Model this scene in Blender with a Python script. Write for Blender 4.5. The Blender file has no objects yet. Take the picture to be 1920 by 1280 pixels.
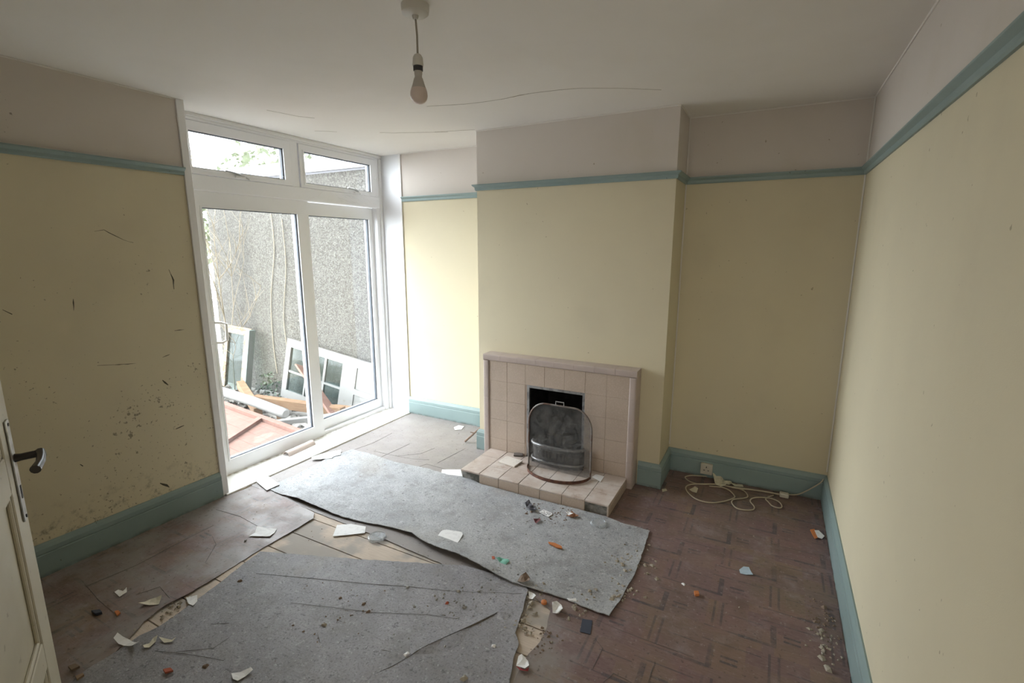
import bpy, bmesh, math, random
import numpy as np
from mathutils import Vector, Matrix
from mathutils.geometry import delaunay_2d_cdt
random.seed(7)
SC = bpy.context.scene
COL = SC.collection

# ------------------------------------------------------------------ camera
CAM = np.array([3.1647, 0.0, 1.6496]); FPX = 920.15
YAW, PITCH, ROLL = .4881, -.1887, .0005
_f = np.array([-math.sin(YAW)*math.cos(PITCH), math.cos(YAW)*math.cos(PITCH), math.sin(PITCH)])
_r = np.array([math.cos(YAW), math.sin(YAW), 0.0]); _u = np.cross(_r, _f)
_r, _u = _r*math.cos(ROLL)+_u*math.sin(ROLL), -_r*math.sin(ROLL)+_u*math.cos(ROLL)
cam = bpy.data.cameras.new('camera'); camo = bpy.data.objects.new('camera', cam); COL.objects.link(camo)
cam.sensor_width = 36; cam.lens = FPX*36/1920; cam.clip_start = .02
camo.matrix_world = Matrix(((_r[0], _u[0], -_f[0], CAM[0]), (_r[1], _u[1], -_f[1], CAM[1]), (_r[2], _u[2], -_f[2], CAM[2]), (0, 0, 0, 1)))
SC.camera = camo
def at(a, b, ax, val):
    d = _f+_r*(a-960)/FPX-_u*(b-640)/FPX; t = (val-CAM[ax])/d[ax]
    return CAM+t*d
def fl(a, b, z=0.0):
    p = at(a, b, 2, z); return (float(p[0]), float(p[1]))

# ------------------------------------------------------------------ sky and exposure
W = bpy.data.worlds.new('overcast_sky'); SC.world = W; W.use_nodes = True
bgn = W.node_tree.nodes['Background']; bgn.inputs[0].default_value = (.925, .96, 1, 1); bgn.inputs[1].default_value = 1.0
SC.view_settings.view_transform = 'Standard'; SC.view_settings.look = 'None'
SC.view_settings.gamma = 1; SC.view_settings.exposure = 4.2
SC.cycles.max_bounces = 9; SC.cycles.diffuse_bounces = 6; SC.cycles.transparent_max_bounces = 10
SC.cycles.caustics_reflective = False; SC.cycles.caustics_refractive = False
SC.cycles.use_denoising = True; SC.cycles.use_adaptive_sampling = True; SC.cycles.adaptive_threshold = .03
def area(name, loc, rot, sx, sy, power, col=(1, 1, 1), portal=False):
    l = bpy.data.lights.new(name, 'AREA'); l.shape = 'RECTANGLE'; l.size = sx; l.size_y = sy; l.energy = power; l.color = col
    o = bpy.data.objects.new(name, l); o.location = loc; o.rotation_euler = rot; COL.objects.link(o)
    if portal: l.cycles.is_portal = True
    return o
# added fill light in the unseen hallway behind the camera
area('hall_fill', (2.75, -2.35, 1.55), (math.radians(-90+180), 0, 0), 1.5, 1.9, 1.5, (1, .96, .9))
area('window_portal', (-.36, 2.78, 1.25), (0, math.radians(-90), 0), 2.45, 1.9, 1, portal=True)

# ------------------------------------------------------------------ node helpers
class S:
    def __init__(s, nt, k): s.nt, s.k = nt, k
    def _m(s, op, *a):
        n = s.nt.nodes.new('ShaderNodeMath'); n.operation = op
        for i, v in enumerate((s,)+a):
            if isinstance(v, S): s.nt.links.new(v.k, n.inputs[i])
            else: n.inputs[i].default_value = v
        return S(s.nt, n.outputs[0])
    def __add__(s, o): return s._m('ADD', o)
    def __sub__(s, o): return s._m('SUBTRACT', o)
    def __mul__(s, o): return s._m('MULTIPLY', o)
    def __truediv__(s, o): return s._m('DIVIDE', o)
    def gt(s, o): return s._m('GREATER_THAN', o)
    def lt(s, o): return s._m('LESS_THAN', o)
    def floor(s): return s._m('FLOOR')
    def fract(s): return s._m('FRACT')
    def mod(s, o): return s._m('FLOORED_MODULO', o)
    def mx(s, o): return s._m('MAXIMUM', o)
    def mn(s, o): return s._m('MINIMUM', o)
    def ab(s): return s._m('ABSOLUTE')
    def pw(s, o): return s._m('POWER', o)
    def band(s, a, b): return s.gt(a)*s.lt(b)
    def step(s, a, b, to0=0., to1=1.):
        n = s.nt.nodes.new('ShaderNodeMapRange'); n.interpolation_type = 'SMOOTHSTEP'; n.clamp = True
        s.nt.links.new(s.k, n.inputs[0])
        for i, v in enumerate((a, b, to0, to1)): n.inputs[i+1].default_value = v
        return S(s.nt, n.outputs[0])
class M:
    """a procedural material: colour, roughness and bump are built from world or object coordinates"""
    def __init__(m, name, base=(.5, .5, .5), rough=.7, spec=.5, metal=0, coords='world'):
        m.mat = bpy.data.materials.new(name); m.mat.use_nodes = True; m.nt = m.mat.node_tree
        m.b = m.nt.nodes['Principled BSDF']; m.set('Base Color', (*base, 1)); m.set('Roughness', rough)
        m.set('Specular IOR Level', spec); m.set('Metallic', metal); m.color = None; m.base = base
        if coords == 'world': m.P = m.nt.nodes.new('ShaderNodeNewGeometry').outputs['Position']
        else: m.P = m.nt.nodes.new('ShaderNodeTexCoord').outputs['Object']
    def set(m, n, v): m.b.inputs[n].default_value = v
    def xyz(m):
        n = m.nt.nodes.new('ShaderNodeSeparateXYZ'); m.nt.links.new(m.P, n.inputs[0]); return [S(m.nt, o) for o in n.outputs]
    def noise(m, scale=5, detail=4, rough=.55, stretch=(1, 1, 1), dist=0, off=(0, 0, 0)):
        mp = m.nt.nodes.new('ShaderNodeMapping'); mp.inputs['Scale'].default_value = stretch; mp.inputs['Location'].default_value = off
        m.nt.links.new(m.P, mp.inputs[0])
        n = m.nt.nodes.new('ShaderNodeTexNoise'); n.inputs['Scale'].default_value = scale; n.inputs['Detail'].default_value = detail
        n.inputs['Roughness'].default_value = rough; n.inputs['Distortion'].default_value = dist
        m.nt.links.new(mp.outputs[0], n.inputs['Vector']); return S(m.nt, n.outputs[0])
    def voro(m, scale=5, feature='F1', rnd=1.0):
        n = m.nt.nodes.new('ShaderNodeTexVoronoi'); n.feature = feature; n.inputs['Scale'].default_value = scale; n.inputs['Randomness'].default_value = rnd
        m.nt.links.new(m.P, n.inputs['Vector']); return S(m.nt, n.outputs['Distance'])
    def white(m, a, b):
        c = m.nt.nodes.new('ShaderNodeCombineXYZ'); m.nt.links.new(a.k, c.inputs[0]); m.nt.links.new(b.k, c.inputs[1])
        n = m.nt.nodes.new('ShaderNodeTexWhiteNoise'); m.nt.links.new(c.outputs[0], n.inputs[0]); return S(m.nt, n.outputs[0])
    def mix(m, fac, col, amount=1.0):
        n = m.nt.nodes.new('ShaderNodeMix'); n.data_type = 'RGBA'
        if amount != 1.0: fac = fac*amount
        m.nt.links.new(fac.k, n.inputs[0])
        if m.color is None: n.inputs[6].default_value = (*m.base, 1)
        else: m.nt.links.new(m.color, n.inputs[6])
        n.inputs[7].default_value = (*col, 1); m.color = n.outputs[2]; m.nt.links.new(m.color, m.b.inputs['Base Color']); return m
    def mottle(m, scale, col, lo=.4, hi=.65, amount=1, **k): return m.mix(m.noise(scale, **k).step(lo, hi), col, amount)
    def bump(m, s, strength=.3, dist=.01):
        n = m.nt.nodes.new('ShaderNodeBump'); n.inputs['Strength'].default_value = strength; n.inputs['Distance'].default_value = dist
        m.nt.links.new(s.k, n.inputs['Height'])
        if m.b.inputs['Normal'].is_linked: m.nt.links.new(m.b.inputs['Normal'].links[0].from_socket, n.inputs['Normal'])
        m.nt.links.new(n.outputs[0], m.b.inputs['Normal']); return m
    def rough(m, s): m.nt.links.new(s.k, m.b.inputs['Roughness']); return m

# ------------------------------------------------------------------ mesh helpers
class MB:
    def __init__(s): s.v = []; s.f = []
    def box(s, a, b, mtx=None):
        i = len(s.v); (x0, y0, z0), (x1, y1, z1) = a, b
        vs = [Vector(p) for p in ((x0, y0, z0), (x1, y0, z0), (x1, y1, z0), (x0, y1, z0), (x0, y0, z1), (x1, y0, z1), (x1, y1, z1), (x0, y1, z1))]
        s.v += [(mtx @ p if mtx else p) for p in vs]
        s.f += [tuple(i+k for k in q) for q in ((0, 3, 2, 1), (4, 5, 6, 7), (0, 1, 5, 4), (1, 2, 6, 5), (2, 3, 7, 6), (3, 0, 4, 7))]; return s
    def prism(s, prof, path0, path1, up):
        """profile (list of 3D points) translated from path0 to path1"""
        i = len(s.v); n = len(prof)
        for o in (path0, path1): s.v += [Vector(p)+Vector(o) for p in prof]
        s.f += [(i+k, i+(k+1) % n, i+n+(k+1) % n, i+n+k) for k in range(n)]
        s.f += [tuple(i+k for k in reversed(range(n))), tuple(i+n+k for k in range(n))]; return s
    def tube(s, pts, r, n=8, cap=True, closed=False):
        pts = [Vector(p) for p in pts]; i0 = len(s.v); rs = r if isinstance(r, (list, tuple)) else [r]*len(pts)
        prev = None; m = len(pts)
        for k, p in enumerate(pts):
            if closed: d = pts[(k+1) % m]-pts[k-1]
            else: d = pts[min(k+1, m-1)]-pts[max(k-1, 0)]
            d = d.normalized() if d.length > 1e-9 else Vector((0, 0, 1))
            if prev is None: a = d.cross(Vector((0, 0, 1))) if abs(d.z) < .9 else d.cross(Vector((1, 0, 0)))
            else: a = prev-d*prev.dot(d)
            a = a.normalized() if a.length > 1e-9 else Vector((1, 0, 0)); prev = a; b = d.cross(a)
            for j in range(n):
                t = 2*math.pi*j/n; s.v.append(p+(a*math.cos(t)+b*math.sin(t))*rs[k])
        for k in range(m if closed else m-1):
            k2 = (k+1) % m
            for j in range(n): s.f.append((i0+k*n+j, i0+k*n+(j+1) % n, i0+k2*n+(j+1) % n, i0+k2*n+j))
        if cap and not closed:
            s.f.append(tuple(i0+j for j in reversed(range(n)))); s.f.append(tuple(i0+(m-1)*n+j for j in range(n)))
        return s
    def lathe(s, prof, c=(0, 0, 0), n=24):
        i0 = len(s.v); m = len(prof)
        for r, z in prof:
            for j in range(n):
                t = 2*math.pi*j/n; s.v.append(Vector((c[0]+max(r, 1e-4)*math.cos(t), c[1]+max(r, 1e-4)*math.sin(t), c[2]+z)))
        for k in range(m-1):
            for j in range(n): s.f.append((i0+k*n+j, i0+k*n+(j+1) % n, i0+(k+1)*n+(j+1) % n, i0+(k+1)*n+j))
        s.f.append(tuple(i0+j for j in range(n))); s.f.append(tuple(i0+(m-1)*n+j for j in range(n))); return s
    def build(s, name, mat, parent=None, bevel=0, seg=1, smooth=False, loc=None):
        me = bpy.data.meshes.new(name); me.from_pydata([tuple(p) for p in s.v], [], s.f)
        bm = bmesh.new(); bm.from_mesh(me); bmesh.ops.recalc_face_normals(bm, faces=bm.faces)
        if bevel: bmesh.ops.bevel(bm, geom=list(bm.edges), offset=bevel, segments=seg, affect='EDGES', profile=.5, clamp_overlap=True)
        bm.to_mesh(me); bm.free()
        if smooth:
            for p in me.polygons: p.use_smooth = True
            try: me.set_sharp_from_angle(angle=math.radians(40))
            except Exception: pass
        return link(name, me, mat, parent, loc)
def link(name, me, mat, parent=None, loc=None):
    o = bpy.data.objects.new(name, me); COL.objects.link(o)
    if mat and not me.materials: me.materials.append(mat.mat if isinstance(mat, M) else mat)
    if parent: o.parent = parent
    if loc: o.location = loc
    return o
def tag(o, label=None, cat=None, group=None, kind=None):
    if label: o['label'] = label
    if cat: o['category'] = cat
    if group: o['group'] = group
    if kind: o['kind'] = kind
    return o
def empty(name, loc, label=None, cat=None, group=None, kind=None, rot=(0, 0, 0)):
    o = bpy.data.objects.new(name, None); o.location = loc; o.rotation_euler = rot; o.empty_display_size = .05; COL.objects.link(o)
    bpy.context.view_layer.update()
    return tag(o, label, cat, group, kind)
def struct(o): o['kind'] = 'structure'; return o
def keep(o, parent):
    """parent without moving"""
    o.parent = parent; o.matrix_parent_inverse = (Matrix.Translation(parent.location) @ parent.rotation_euler.to_matrix().to_4x4()).inverted(); return o
def bx(name, mat, a, b, parent=None, bevel=0, seg=1): return MB().box(a, b).build(name, mat, parent, bevel, seg)
def inpoly(x, y, P):
    c = False; j = len(P)-1
    for i in range(len(P)):
        if (P[i][1] > y) != (P[j][1] > y) and x < (P[j][0]-P[i][0])*(y-P[i][1])/(P[j][1]-P[i][1])+P[i][0]: c = not c
        j = i
    return c
def resample(P, step, jitter=0, closed=True):
    out = []; n = len(P)
    for i in range(n if closed else n-1):
        a, b = Vector(P[i]), Vector(P[(i+1) % n]); L = (b-a).length; k = max(1, int(L/step))
        for q in range(k):
            p = a+(b-a)*(q/k)
            if q and jitter: p += Vector((random.uniform(-jitter, jitter), random.uniform(-jitter, jitter)))
            out.append((p.x, p.y))
    if not closed: out.append(tuple(P[-1]))
    return out
def sheet(name, poly, mat, zf, thick=.003, grid=.06, step=.03, jitter=.003, holes=(), parent=None):
    """a thin sheet with real thickness: 2D outline triangulated over a grid, zf gives its height"""
    B = resample(poly, step, jitter); Hs = [resample(h, step, 0) for h in holes]
    pts = list(B); edges = [(i, (i+1) % len(B)) for i in range(len(B))]
    for h in Hs:
        k = len(pts); pts += h; edges += [(k+i, k+(i+1) % len(h)) for i in range(len(h))]
    xs = [p[0] for p in B]; ys = [p[1] for p in B]
    BA = np.array(B)
    x = min(xs)
    while x < max(xs):
        y = min(ys)
        while y < max(ys):
            px, py = x+random.uniform(-.2, .2)*grid, y+random.uniform(-.2, .2)*grid
            if inpoly(px, py, B) and np.min(np.hypot(BA[:, 0]-px, BA[:, 1]-py)) > grid*.35: pts.append((px, py))
            y += grid
        x += grid
    r = delaunay_2d_cdt([Vector(p) for p in pts], edges, [], 0, 1e-5)
    V, F = r[0], r[2]; me = bpy.data.meshes.new(name); nv = len(V)
    tri = []
    for f in F:
        cx = sum(V[i].x for i in f)/3; cy = sum(V[i].y for i in f)/3
        if inpoly(cx, cy, B) and not any(inpoly(cx, cy, h) for h in Hs): tri.append(tuple(f))
    top = []
    for p in V:
        d = float(np.min(np.hypot(BA[:, 0]-p.x, BA[:, 1]-p.y))); top.append((p.x, p.y, zf(p.x, p.y, d)))
    cnt = {}
    for f in tri:
        for a, b in ((f[0], f[1]), (f[1], f[2]), (f[2], f[0])): cnt[(a, b)] = 1
    faces = list(tri)+[tuple(nv+i for i in reversed(f)) for f in tri]
    for (a, b) in cnt:
        if (b, a) not in cnt: faces.append((b, a, nv+a, nv+b))
    me.from_pydata(top+[(x, y, z-thick) for x, y, z in top], [], faces)
    bm = bmesh.new(); bm.from_mesh(me); bmesh.ops.delete(bm, geom=[v for v in bm.verts if not v.link_faces], context='VERTS')
    bmesh.ops.recalc_face_normals(bm, faces=bm.faces); bm.to_mesh(me); bm.free()
    return link(name, me, mat, parent)
def ribbon(name, pts3, width, mat, parent=None, normal=(0, 0, 1), jit=.4, h=.0012):
    """a ragged crack: a thin raised strip following points on a surface"""
    P = []
    for a, b in zip(pts3[:-1], pts3[1:]):
        a, b = Vector(a), Vector(b); k = max(1, int((b-a).length/.02))
        P += [a+(b-a)*(q/k) for q in range(k)]
    P.append(Vector(pts3[-1])); n = Vector(normal); v = []; f = []
    for i, p in enumerate(P):
        d = (P[min(i+1, len(P)-1)]-P[max(i-1, 0)]).normalized(); s = d.cross(n).normalized()
        t = i/(len(P)-1); w = width*(.35+1.1*math.sin(math.pi*min(max(t, .04), .96)))*random.uniform(1-jit, 1+jit)/2
        p = p+s*random.uniform(-.4, .4)*width
        v += [p+s*w, p+n*h, p-s*w]
    for i in range(len(P)-1): f += [(3*i, 3*i+1, 3*i+4, 3*i+3), (3*i+1, 3*i+2, 3*i+5, 3*i+4)]
    me = bpy.data.meshes.new(name); me.from_pydata([tuple(q) for q in v], [], f)
    return link(name, me, mat, parent)

# ------------------------------------------------------------------ room measures (metres)
H = 2.5; XR = 3.588; YL = 3.735; YR = 3.64; YC = 3.287; B0, B1 = 1.119, 2.574; YT = 1.829; D = .2416
Z0, Z1, HB = 2.072, 2.1155, .1757; YN = -.45

# ------------------------------------------------------------------ materials of the shell
def paint(name, mould=0.0):
    m = M(name, (.65, .585, .425), .75, .3); x, y, z = m.xyz()
    m.mottle(1.3, (.615, .555, .41), .35, .7, .8)
    m.mix(z.gt((Z0+Z1)/2), (.62, .57, .525))
    m.mottle(2.2, (.50, .44, .33), .52, .8, .25, off=(3, 1, 2))
    if mould:
        low = z.step(1.9, 0.0, .0, 1.)
        sp = m.noise(26, 3, .6, off=(1, 2, 3)); cl = m.noise(2.6, 3, .6, off=(7, 2, 1))
        mask = (sp+cl*.55+low*.07).step(1.0, 1.06)
        m.mix(mask, (.13, .11, .08), mould*.75)
        sp2 = m.noise(60, 2, .5, off=(4, 2, 3)); m.mix((sp2+low*.1+cl*.25).step(.86, .92), (.16, .13, .09), mould*.7)
        edge = z.step(.42, .17)*m.noise(14, 4, .7, off=(2, 9, 3)).step(.5, .72); m.mix(edge, (.12, .10, .07), .8)
    else:
        m.mix(m.noise(38, 2, .5, off=(4, 6, 1)).step(.745, .77), (.25, .2, .12), .6)
    return m.bump(m.noise(260, 3), .12, .002).bump(m.noise(9, 3), .15, .006)
PAINT = paint('wall_paint'); PAINTM = paint('wall_paint_mould', .9)
WHITE = M('white_gloss', (.80, .80, .81), .35, .5); WHITE.mottle(9, (.70, .69, .67), .55, .75, .35)
REVEAL = M('white_reveal', (.78, .79, .82), .55)
PVC = M('white_upvc', (.84, .85, .88), .28, .5); PVC.mottle(30, (.7, .69, .66), .62, .8, .3)
CEIL = M('ceiling_paper', (.80, .775, .745), .85, .2); CEIL.mottle(1.1, (.74, .71, .67), .4, .75, .8); CEIL.mottle(40, (.35, .30, .24), .76, .79, .7); CEIL.bump(CEIL.noise(190, 3), .15, .002).bump(CEIL.noise(3, 2), .2, .01)
TEAL = M('teal_gloss_paint', (.225, .30, .295), .45, .5); TEAL.mottle(3, (.265, .345, .345), .4, .7, .7); TEAL.mottle(45, (.10, .09, .08), .70, .74, .8); TEAL.mix(TEAL.xyz()[2].step(.03, .0)*TEAL.noise(12, 4).step(.4, .6), (.08, .07, .055), .6)
DARK = M('dark_subfloor', (.045, .035, .028), .9, .1)  # even dark brown, used for the slab under the floorboards
CRACK = M('plaster_crack', (.36, .32, .27), .9, .1)
WOODP = M('pale_board', (.62, .53, .45), .75, .3); WOODP.mix(WOODP.noise(6, 5, .6, stretch=(1.5, 26, 1)).step(.35, .7), (.52, .43, .35), .8); WOODP.mottle(3.2, (.36, .335, .31), .46, .60, .85, off=(2, 0, 0)); WOODP.bump(WOODP.noise(8, 4, stretch=(2, 40, 1)), .2, .003)

# ------------------------------------------------------------------ room shell
floor = struct(bx('floor', DARK, (-.33, -2.6, -.16), (XR+.15, 3.95, -.022)))
yy = 0.17; k = 0
while yy < 3.72:
    w = .152
    cut = random.uniform(.3, .7)*XR
    for xa, xb in ((.02, cut), (cut+.003, XR)):
        bx('floorboard', WOODP, (xa, yy-.001, -.022), (xb, yy+w-.004, random.uniform(-.0015, .0005)), floor)
    yy += .1555
wl = struct(bx('wall_left', PAINTM, (-.33, YN-.1, 0), (0, YT-.02, H)))
struct(bx('wall_back_left', PAINT, (0, YL, 0), (B0+.1, 3.95, H)))
struct(bx('wall_back_right', PAINT, (B1-.1, YR, 0), (XR, 3.95, H)))
FX0, FX1, FZ = 1.602, 2.06, .644
struct(MB().box((B0, YC, 0), (FX0, 3.95, H)).box((FX1, YC, 0), (B1, 3.95, H)).box((FX0, YC, FZ), (FX1, 3.95, H)).build('wall_chimney_breast', PAINT, bevel=0))
struct(bx('wall_right', PAINT, (XR, -2.6, 0), (XR+.15, 3.95, H)))
struct(MB().box((-.33, YN-.1, 0), (1.93, .12, H)).box((1.93, YN-.1, 2.02), (XR, YN, H)).box((3.35, YN-.1, 0), (XR, YN, 2.02)).build('wall_near', PAINT))
struct(MB().box((1.78, -2.6, 0), (1.93, YN-.1, H)).box((1.93, -2.6, 0), (XR, -2.5, H)).build('wall_hall', PAINT))
ceil = struct(bx('ceiling', CEIL, (-.33, -2.6, H), (XR+.15, 3.95, H+.12)))
# window reveal: white lined ends of the recess
rv = MB().box((-.33, YL, 0), (0, 3.95, H)).build('wall_window_reveal', REVEAL); struct(rv)
struct(bx('trim_1', WHITE, (-.02, YT-.045, .0), (.010, YT, H), bevel=.003))
struct(bx('trim_2', WHITE, (-.012, YL-.012, .0), (.016, YL, H), bevel=.003))
# thin paper bead where walls meet the ceiling
BEAD = M('ceiling_bead', (.70, .67, .63), .8)
def bead(name, a, b):
    a, b = Vector(a), Vector(b); struct(MB().tube([a, b], .006, 6).build(name, BEAD))
bead('trim_3', (.002, .1, H-.002), (.002, YT-.04, H-.002)); bead('trim_4', (XR-.002, -.4, H-.002), (XR-.002, YR, H-.002))
bead('trim_5', (B1, YR-.002, H-.002), (XR, YR-.002, H-.002)); bead('trim_6', (B0, YC-.002, H-.002), (B1, YC-.002, H-.002)); bead('trim_7', (0, YL-.002, H-.002), (B0, YL-.002, H-.002))
bead('trim_8', (B1+.002, YC, H-.002), (B1+.002, YR, H-.002)); bead('trim_9', (B1+.003, YR-.003, .2), (B1+.003, YR-.003, H)); bead('trim_10', (XR-.003, YR-.003, .2), (XR-.003, YR-.003, H))

def moulding(name, prof, path, mat):
    """prof: (out, z) pairs; path: list of (x, y) with the wall on the left-hand side seen from above, mitred"""
    P = [Vector(p) for p in path]; m = MB(); n = len(prof); rings = []
    for i, p in enumerate(P):
        d1 = (P[i]-P[i-1]).normalized() if i else (P[1]-P[0]).normalized(); d2 = (P[i+1]-P[i]).normalized() if i < len(P)-1 else d1
        n1 = Vector((d1.y, -d1.x)); n2 = Vector((d2.y, -d2.x)); b = (n1+n2); b = b/b.dot(n1) if b.length > 1e-6 else n1
        rings.append(len(m.v)); m.v += [Vector((p.x+b.x*o, p.y+b.y*o, z)) for o, z in prof]
    for a, b in zip(rings[:-1], rings[1:]): m.f += [(a+k, a+(k+1) % n, b+(k+1) % n, b+k) for k in range(n)]
    m.f += [tuple(rings[0]+k for k in range(n)), tuple(rings[-1]+k for k in range(n))]
    return struct(m.build(name, mat))
SK = [(0, 0), (.021, 0), (.021, .118), (.017, .123), (.021, .128), (.021, .150), (.013, .166), (.006, HB), (0, HB)]
RAIL = [(0, Z0), (.009, Z0), (.013, Z0+.008), (.014, Z0+.022), (.027, Z0+.033), (.030, Z0+.036), (.030, Z1), (0, Z1)]
# walking with the room on the right-hand side
moulding('baseboard_left', SK, [(0, .12), (0, YT-.045)], TEAL)
moulding('baseboard_back_left', SK, [(.012, YL), (B0, YL), (B0, YC), (1.226, YC)], TEAL)
moulding('baseboard_back_right', SK, [(2.432, YC), (B1, YC), (B1, YR), (XR, YR)], TEAL)
moulding('baseboard_right', SK, [(XR, YR), (XR, -.4)], TEAL)
moulding('trim_11', RAIL, [(0, .12), (0, YT-.045)], TEAL)
moulding('trim_12', RAIL, [(.016, YL), (B0, YL), (B0, YC), (B1, YC), (B1, YR), (XR, YR)], TEAL)
moulding('trim_13', RAIL, [(XR, YR), (XR, -.4)], TEAL)

# ceiling cracks and marks
def cpt(u, v, z=H): p = at(u, v, 2, z); return (float(p[0]), float(p[1]), z-.0005)
CR = [([(905, 191), (945, 185), (975, 178), (1000, 174), (1050, 168), (1090, 165), (1160, 165), (1240, 168)], .004), ([(800, 199), (870, 195), (905, 191), (925, 188)], .002), ([(940, 186), (992, 175)], .007),
      ([(590, 245), (615, 246), (632, 247)], .010), ([(712, 248), (735, 249), (840, 247)], .005), ([(500, 206), (560, 218), (590, 221)], .0012), ([(815, 247), (890, 243)], .003)]
for pts, w in CR: ribbon('crack', [cpt(*p) for p in pts], w*.55, CRACK, ceil, (0, 0, -1))
# scuffs on the left wall
SCUFF = M('black_scuff', (.09, .08, .06), .9, .1)
def lpt(u, v): p = at(u, v, 0, 0.); return (.0004, float(p[1]), float(p[2]))
for pts, w in [([(177, 434), (195, 431), (212, 440), (232, 450), (250, 455)], .006), ([(317, 505), (325, 525), (326, 542)], .008), ([(182, 685), (215, 684), (255, 681)], .004), ([(305, 670), (318, 664)], .005),
               ([(137, 560), (138, 582)], .005), ([(327, 620), (345, 618)], .005), ([(330, 805), (345, 797)], .018), ([(300, 905), (318, 912)], .012), ([(5, 580), (22, 590)], .012), ([(305, 712), (315, 722)], .01), ([(150, 870), (156, 873)], .012)]:
    ribbon('scuff', [lpt(*p) for p in pts], w*.6, SCUFF, wl, (1, 0, 0), .6, .0006)

# ------------------------------------------------------------------ lino, sheets
def lino(name, wear=.35, wearx=None):
    m = M(name, (.185, .125, .122), .5, .5); x, y, z = m.xyz(); P = .2305
    wob = m.noise(3, 2)*.008
    u = (x-3.143+wob)/P+.5+40; v = (y-2.866+wob)/.2345+.5+40
    ci, cj = u.floor(), v.floor(); par = (ci+cj).mod(2.0); lx = u.fract()-.5; ly = v.fract()-.5   # par 0: the cell holding the dashes
    ev = par.lt(.5); od = par.gt(.5)
    rnd = m.white(ci*2+lx.gt(-.3), cj*2+ly.gt(-.28))
    m.mix(rnd, (.225, .155, .105)); m.mottle(2.1, (.15, .12, .085), .42, .66, .7, off=(9, 3, 0)); m.mottle(3.1, (.23, .13, .125), .48, .66, .7, off=(2, 7, 0)); m.mix(m.white(cj*2+ly.gt(.1), ci+lx.gt(.25)), (.165, .10, .108), .8)
    m.mix(m.noise(10, 5, .6, stretch=(3, 14, 1)).step(.35, .7), (.25, .185, .17), .5)
    dash = ev*lx.ab().lt(.14)*ly.ab().band(.035, .085)
    ell = ev*lx.band(-.36, -.26)*ly.band(-.30, .28)+ev*lx.lt(-.26)*ly.band(-.31, -.24)+od*lx.gt(.1)*ly.band(-.31, -.24)
    thin = od*(lx+.37).ab().lt(.022)*ly.gt(-.2)+od*(lx+.22).ab().lt(.022)*ly.gt(-.2)+od*(ly+.28).ab().lt(.014)+ev*(ly-.36).ab().lt(.014)+od*(ly-.2).ab().lt(.012)*lx.gt(-.1)
    ink = (dash*.95+ell*.9+thin*.75).mn(1.)*m.noise(9, 6, .75).step(.3, .58)
    m.mix(ink, (.062, .060, .072), .8)
    m.mottle(5, (.14, .095, .075), .5, .75, .7, off=(5, 1, 0))
    if wearx is not None:
        zone = (x*.8+y*.25).step(wearx+.65, wearx-.35)
        wr = (m.noise(4, 6, .65, off=(1, 5, 2))*.8+zone*.75).step(.62, .95)
    else: wr = m.noise(4, 6, .65, off=(1, 5, 2)).step(.62-wear, .95-wear)
    m.mix(wr, (.28, .262, .255), .85)
    m.mottle(6, (.30, .265, .275), .50, .72, .55, detail=8, rough=.75, off=(11, 2, 0)); m.mottle(45, (.36, .33, .33), .58, .70, .55, detail=6, rough=.7); m.mottle(60, (.07, .055, .05), .62, .70, .6, off=(3, 6, 0))
    m.rough(m.noise(7, 4).step(.3, .7, .38, .62)); return m.bump(m.noise(18, 5), .25, .004).bump(m.noise(120, 3), .15, .002)
LINO_R = lino('patterned_lino', wearx=2.25); LINO_L = lino('worn_lino_left', wear=.30); 
def greysheet(name, a, b, c):
    m = M(name, a, .55, .45); m.mottle(2.6, b, .36, .62, 1., detail=9, rough=.72); m.mottle(7, c, .46, .66, .85, detail=9, rough=.75, off=(3, 3, 0)); m.mottle(22, tuple(1.35*q for q in b), .55, .72, .6, detail=6, rough=.7, off=(6, 3, 0)); m.mottle(16, tuple(.6*q for q in a), .58, .74, .6, detail=8, rough=.75, off=(1, 8, 0)); m.mottle(55, tuple(.4*q for q in a), .60, .68, .7); m.mottle(75, tuple(1.6*q for q in b), .62, .70, .6, off=(1, 2, 0)); m.mottle(110, tuple(.55*q for q in a), .52, .62, .5, off=(4, 4, 0)); m.mottle(1.6, (.30, .27, .23), .56, .74, .45, off=(8, 4, 0))
    return m.bump(m.noise(24, 8, .7), .6, .008).bump(m.noise(160, 3), .35, .003)
GREY1 = greysheet('grey_lino_back', (.335, .345, .365), (.425, .435, .455), (.27, .27, .275)); GREY2 = greysheet('dark_lino_back', (.255, .25, .275), (.32, .315, .34), (.225, .22, .225))
F = lambda *p: [fl(*q) for q in p]
flat = lambda z: (lambda x, y, d: z)
left_poly = [(.022, .2), (.022, 1.79), (.034, 1.80)]+F((478, 910), (500, 920), (545, 940), (590, 964), (588, 974), (560, 991), (520, 1013), (480, 1036), (440, 1062), (400, 1087), (360, 1112), (310, 1138), (270, 1168), (240, 1205), (160, 1275))+[(1.36, .62), (1.2, .2)]
lz = lambda x, y, d: .0045+.006*max(0, .06-d)/.06*(.5+.5*math.sin(x*9+y*7))*(1 if x > .15 else 0)
o = sheet('patterned_lino', left_poly, LINO_L, lz); tag(o, 'worn brown lino sheet along the yellow wall left of the glass door', 'lino')
linoL = o
right_poly = [(.038, 1.97), (.5, 1.945), (.94, 1.93), (1.4, 1.91), (1.81, 1.885)]+F((900, 1085), (960, 1105), (1000, 1118), (1032, 1145), (1026, 1175), (1012, 1205), (990, 1228), (975, 1255), (960, 1290))+[(2.35, .35), (3.565, .2), (3.565, 3.617), (2.597, 3.617), (2.597, 3.264), (1.096, 3.264), (1.096, 3.712), (.042, 3.712)]
rz = lambda x, y, d: .0042+.0015*math.sin(x*5+1)*math.sin(y*4)
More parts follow.
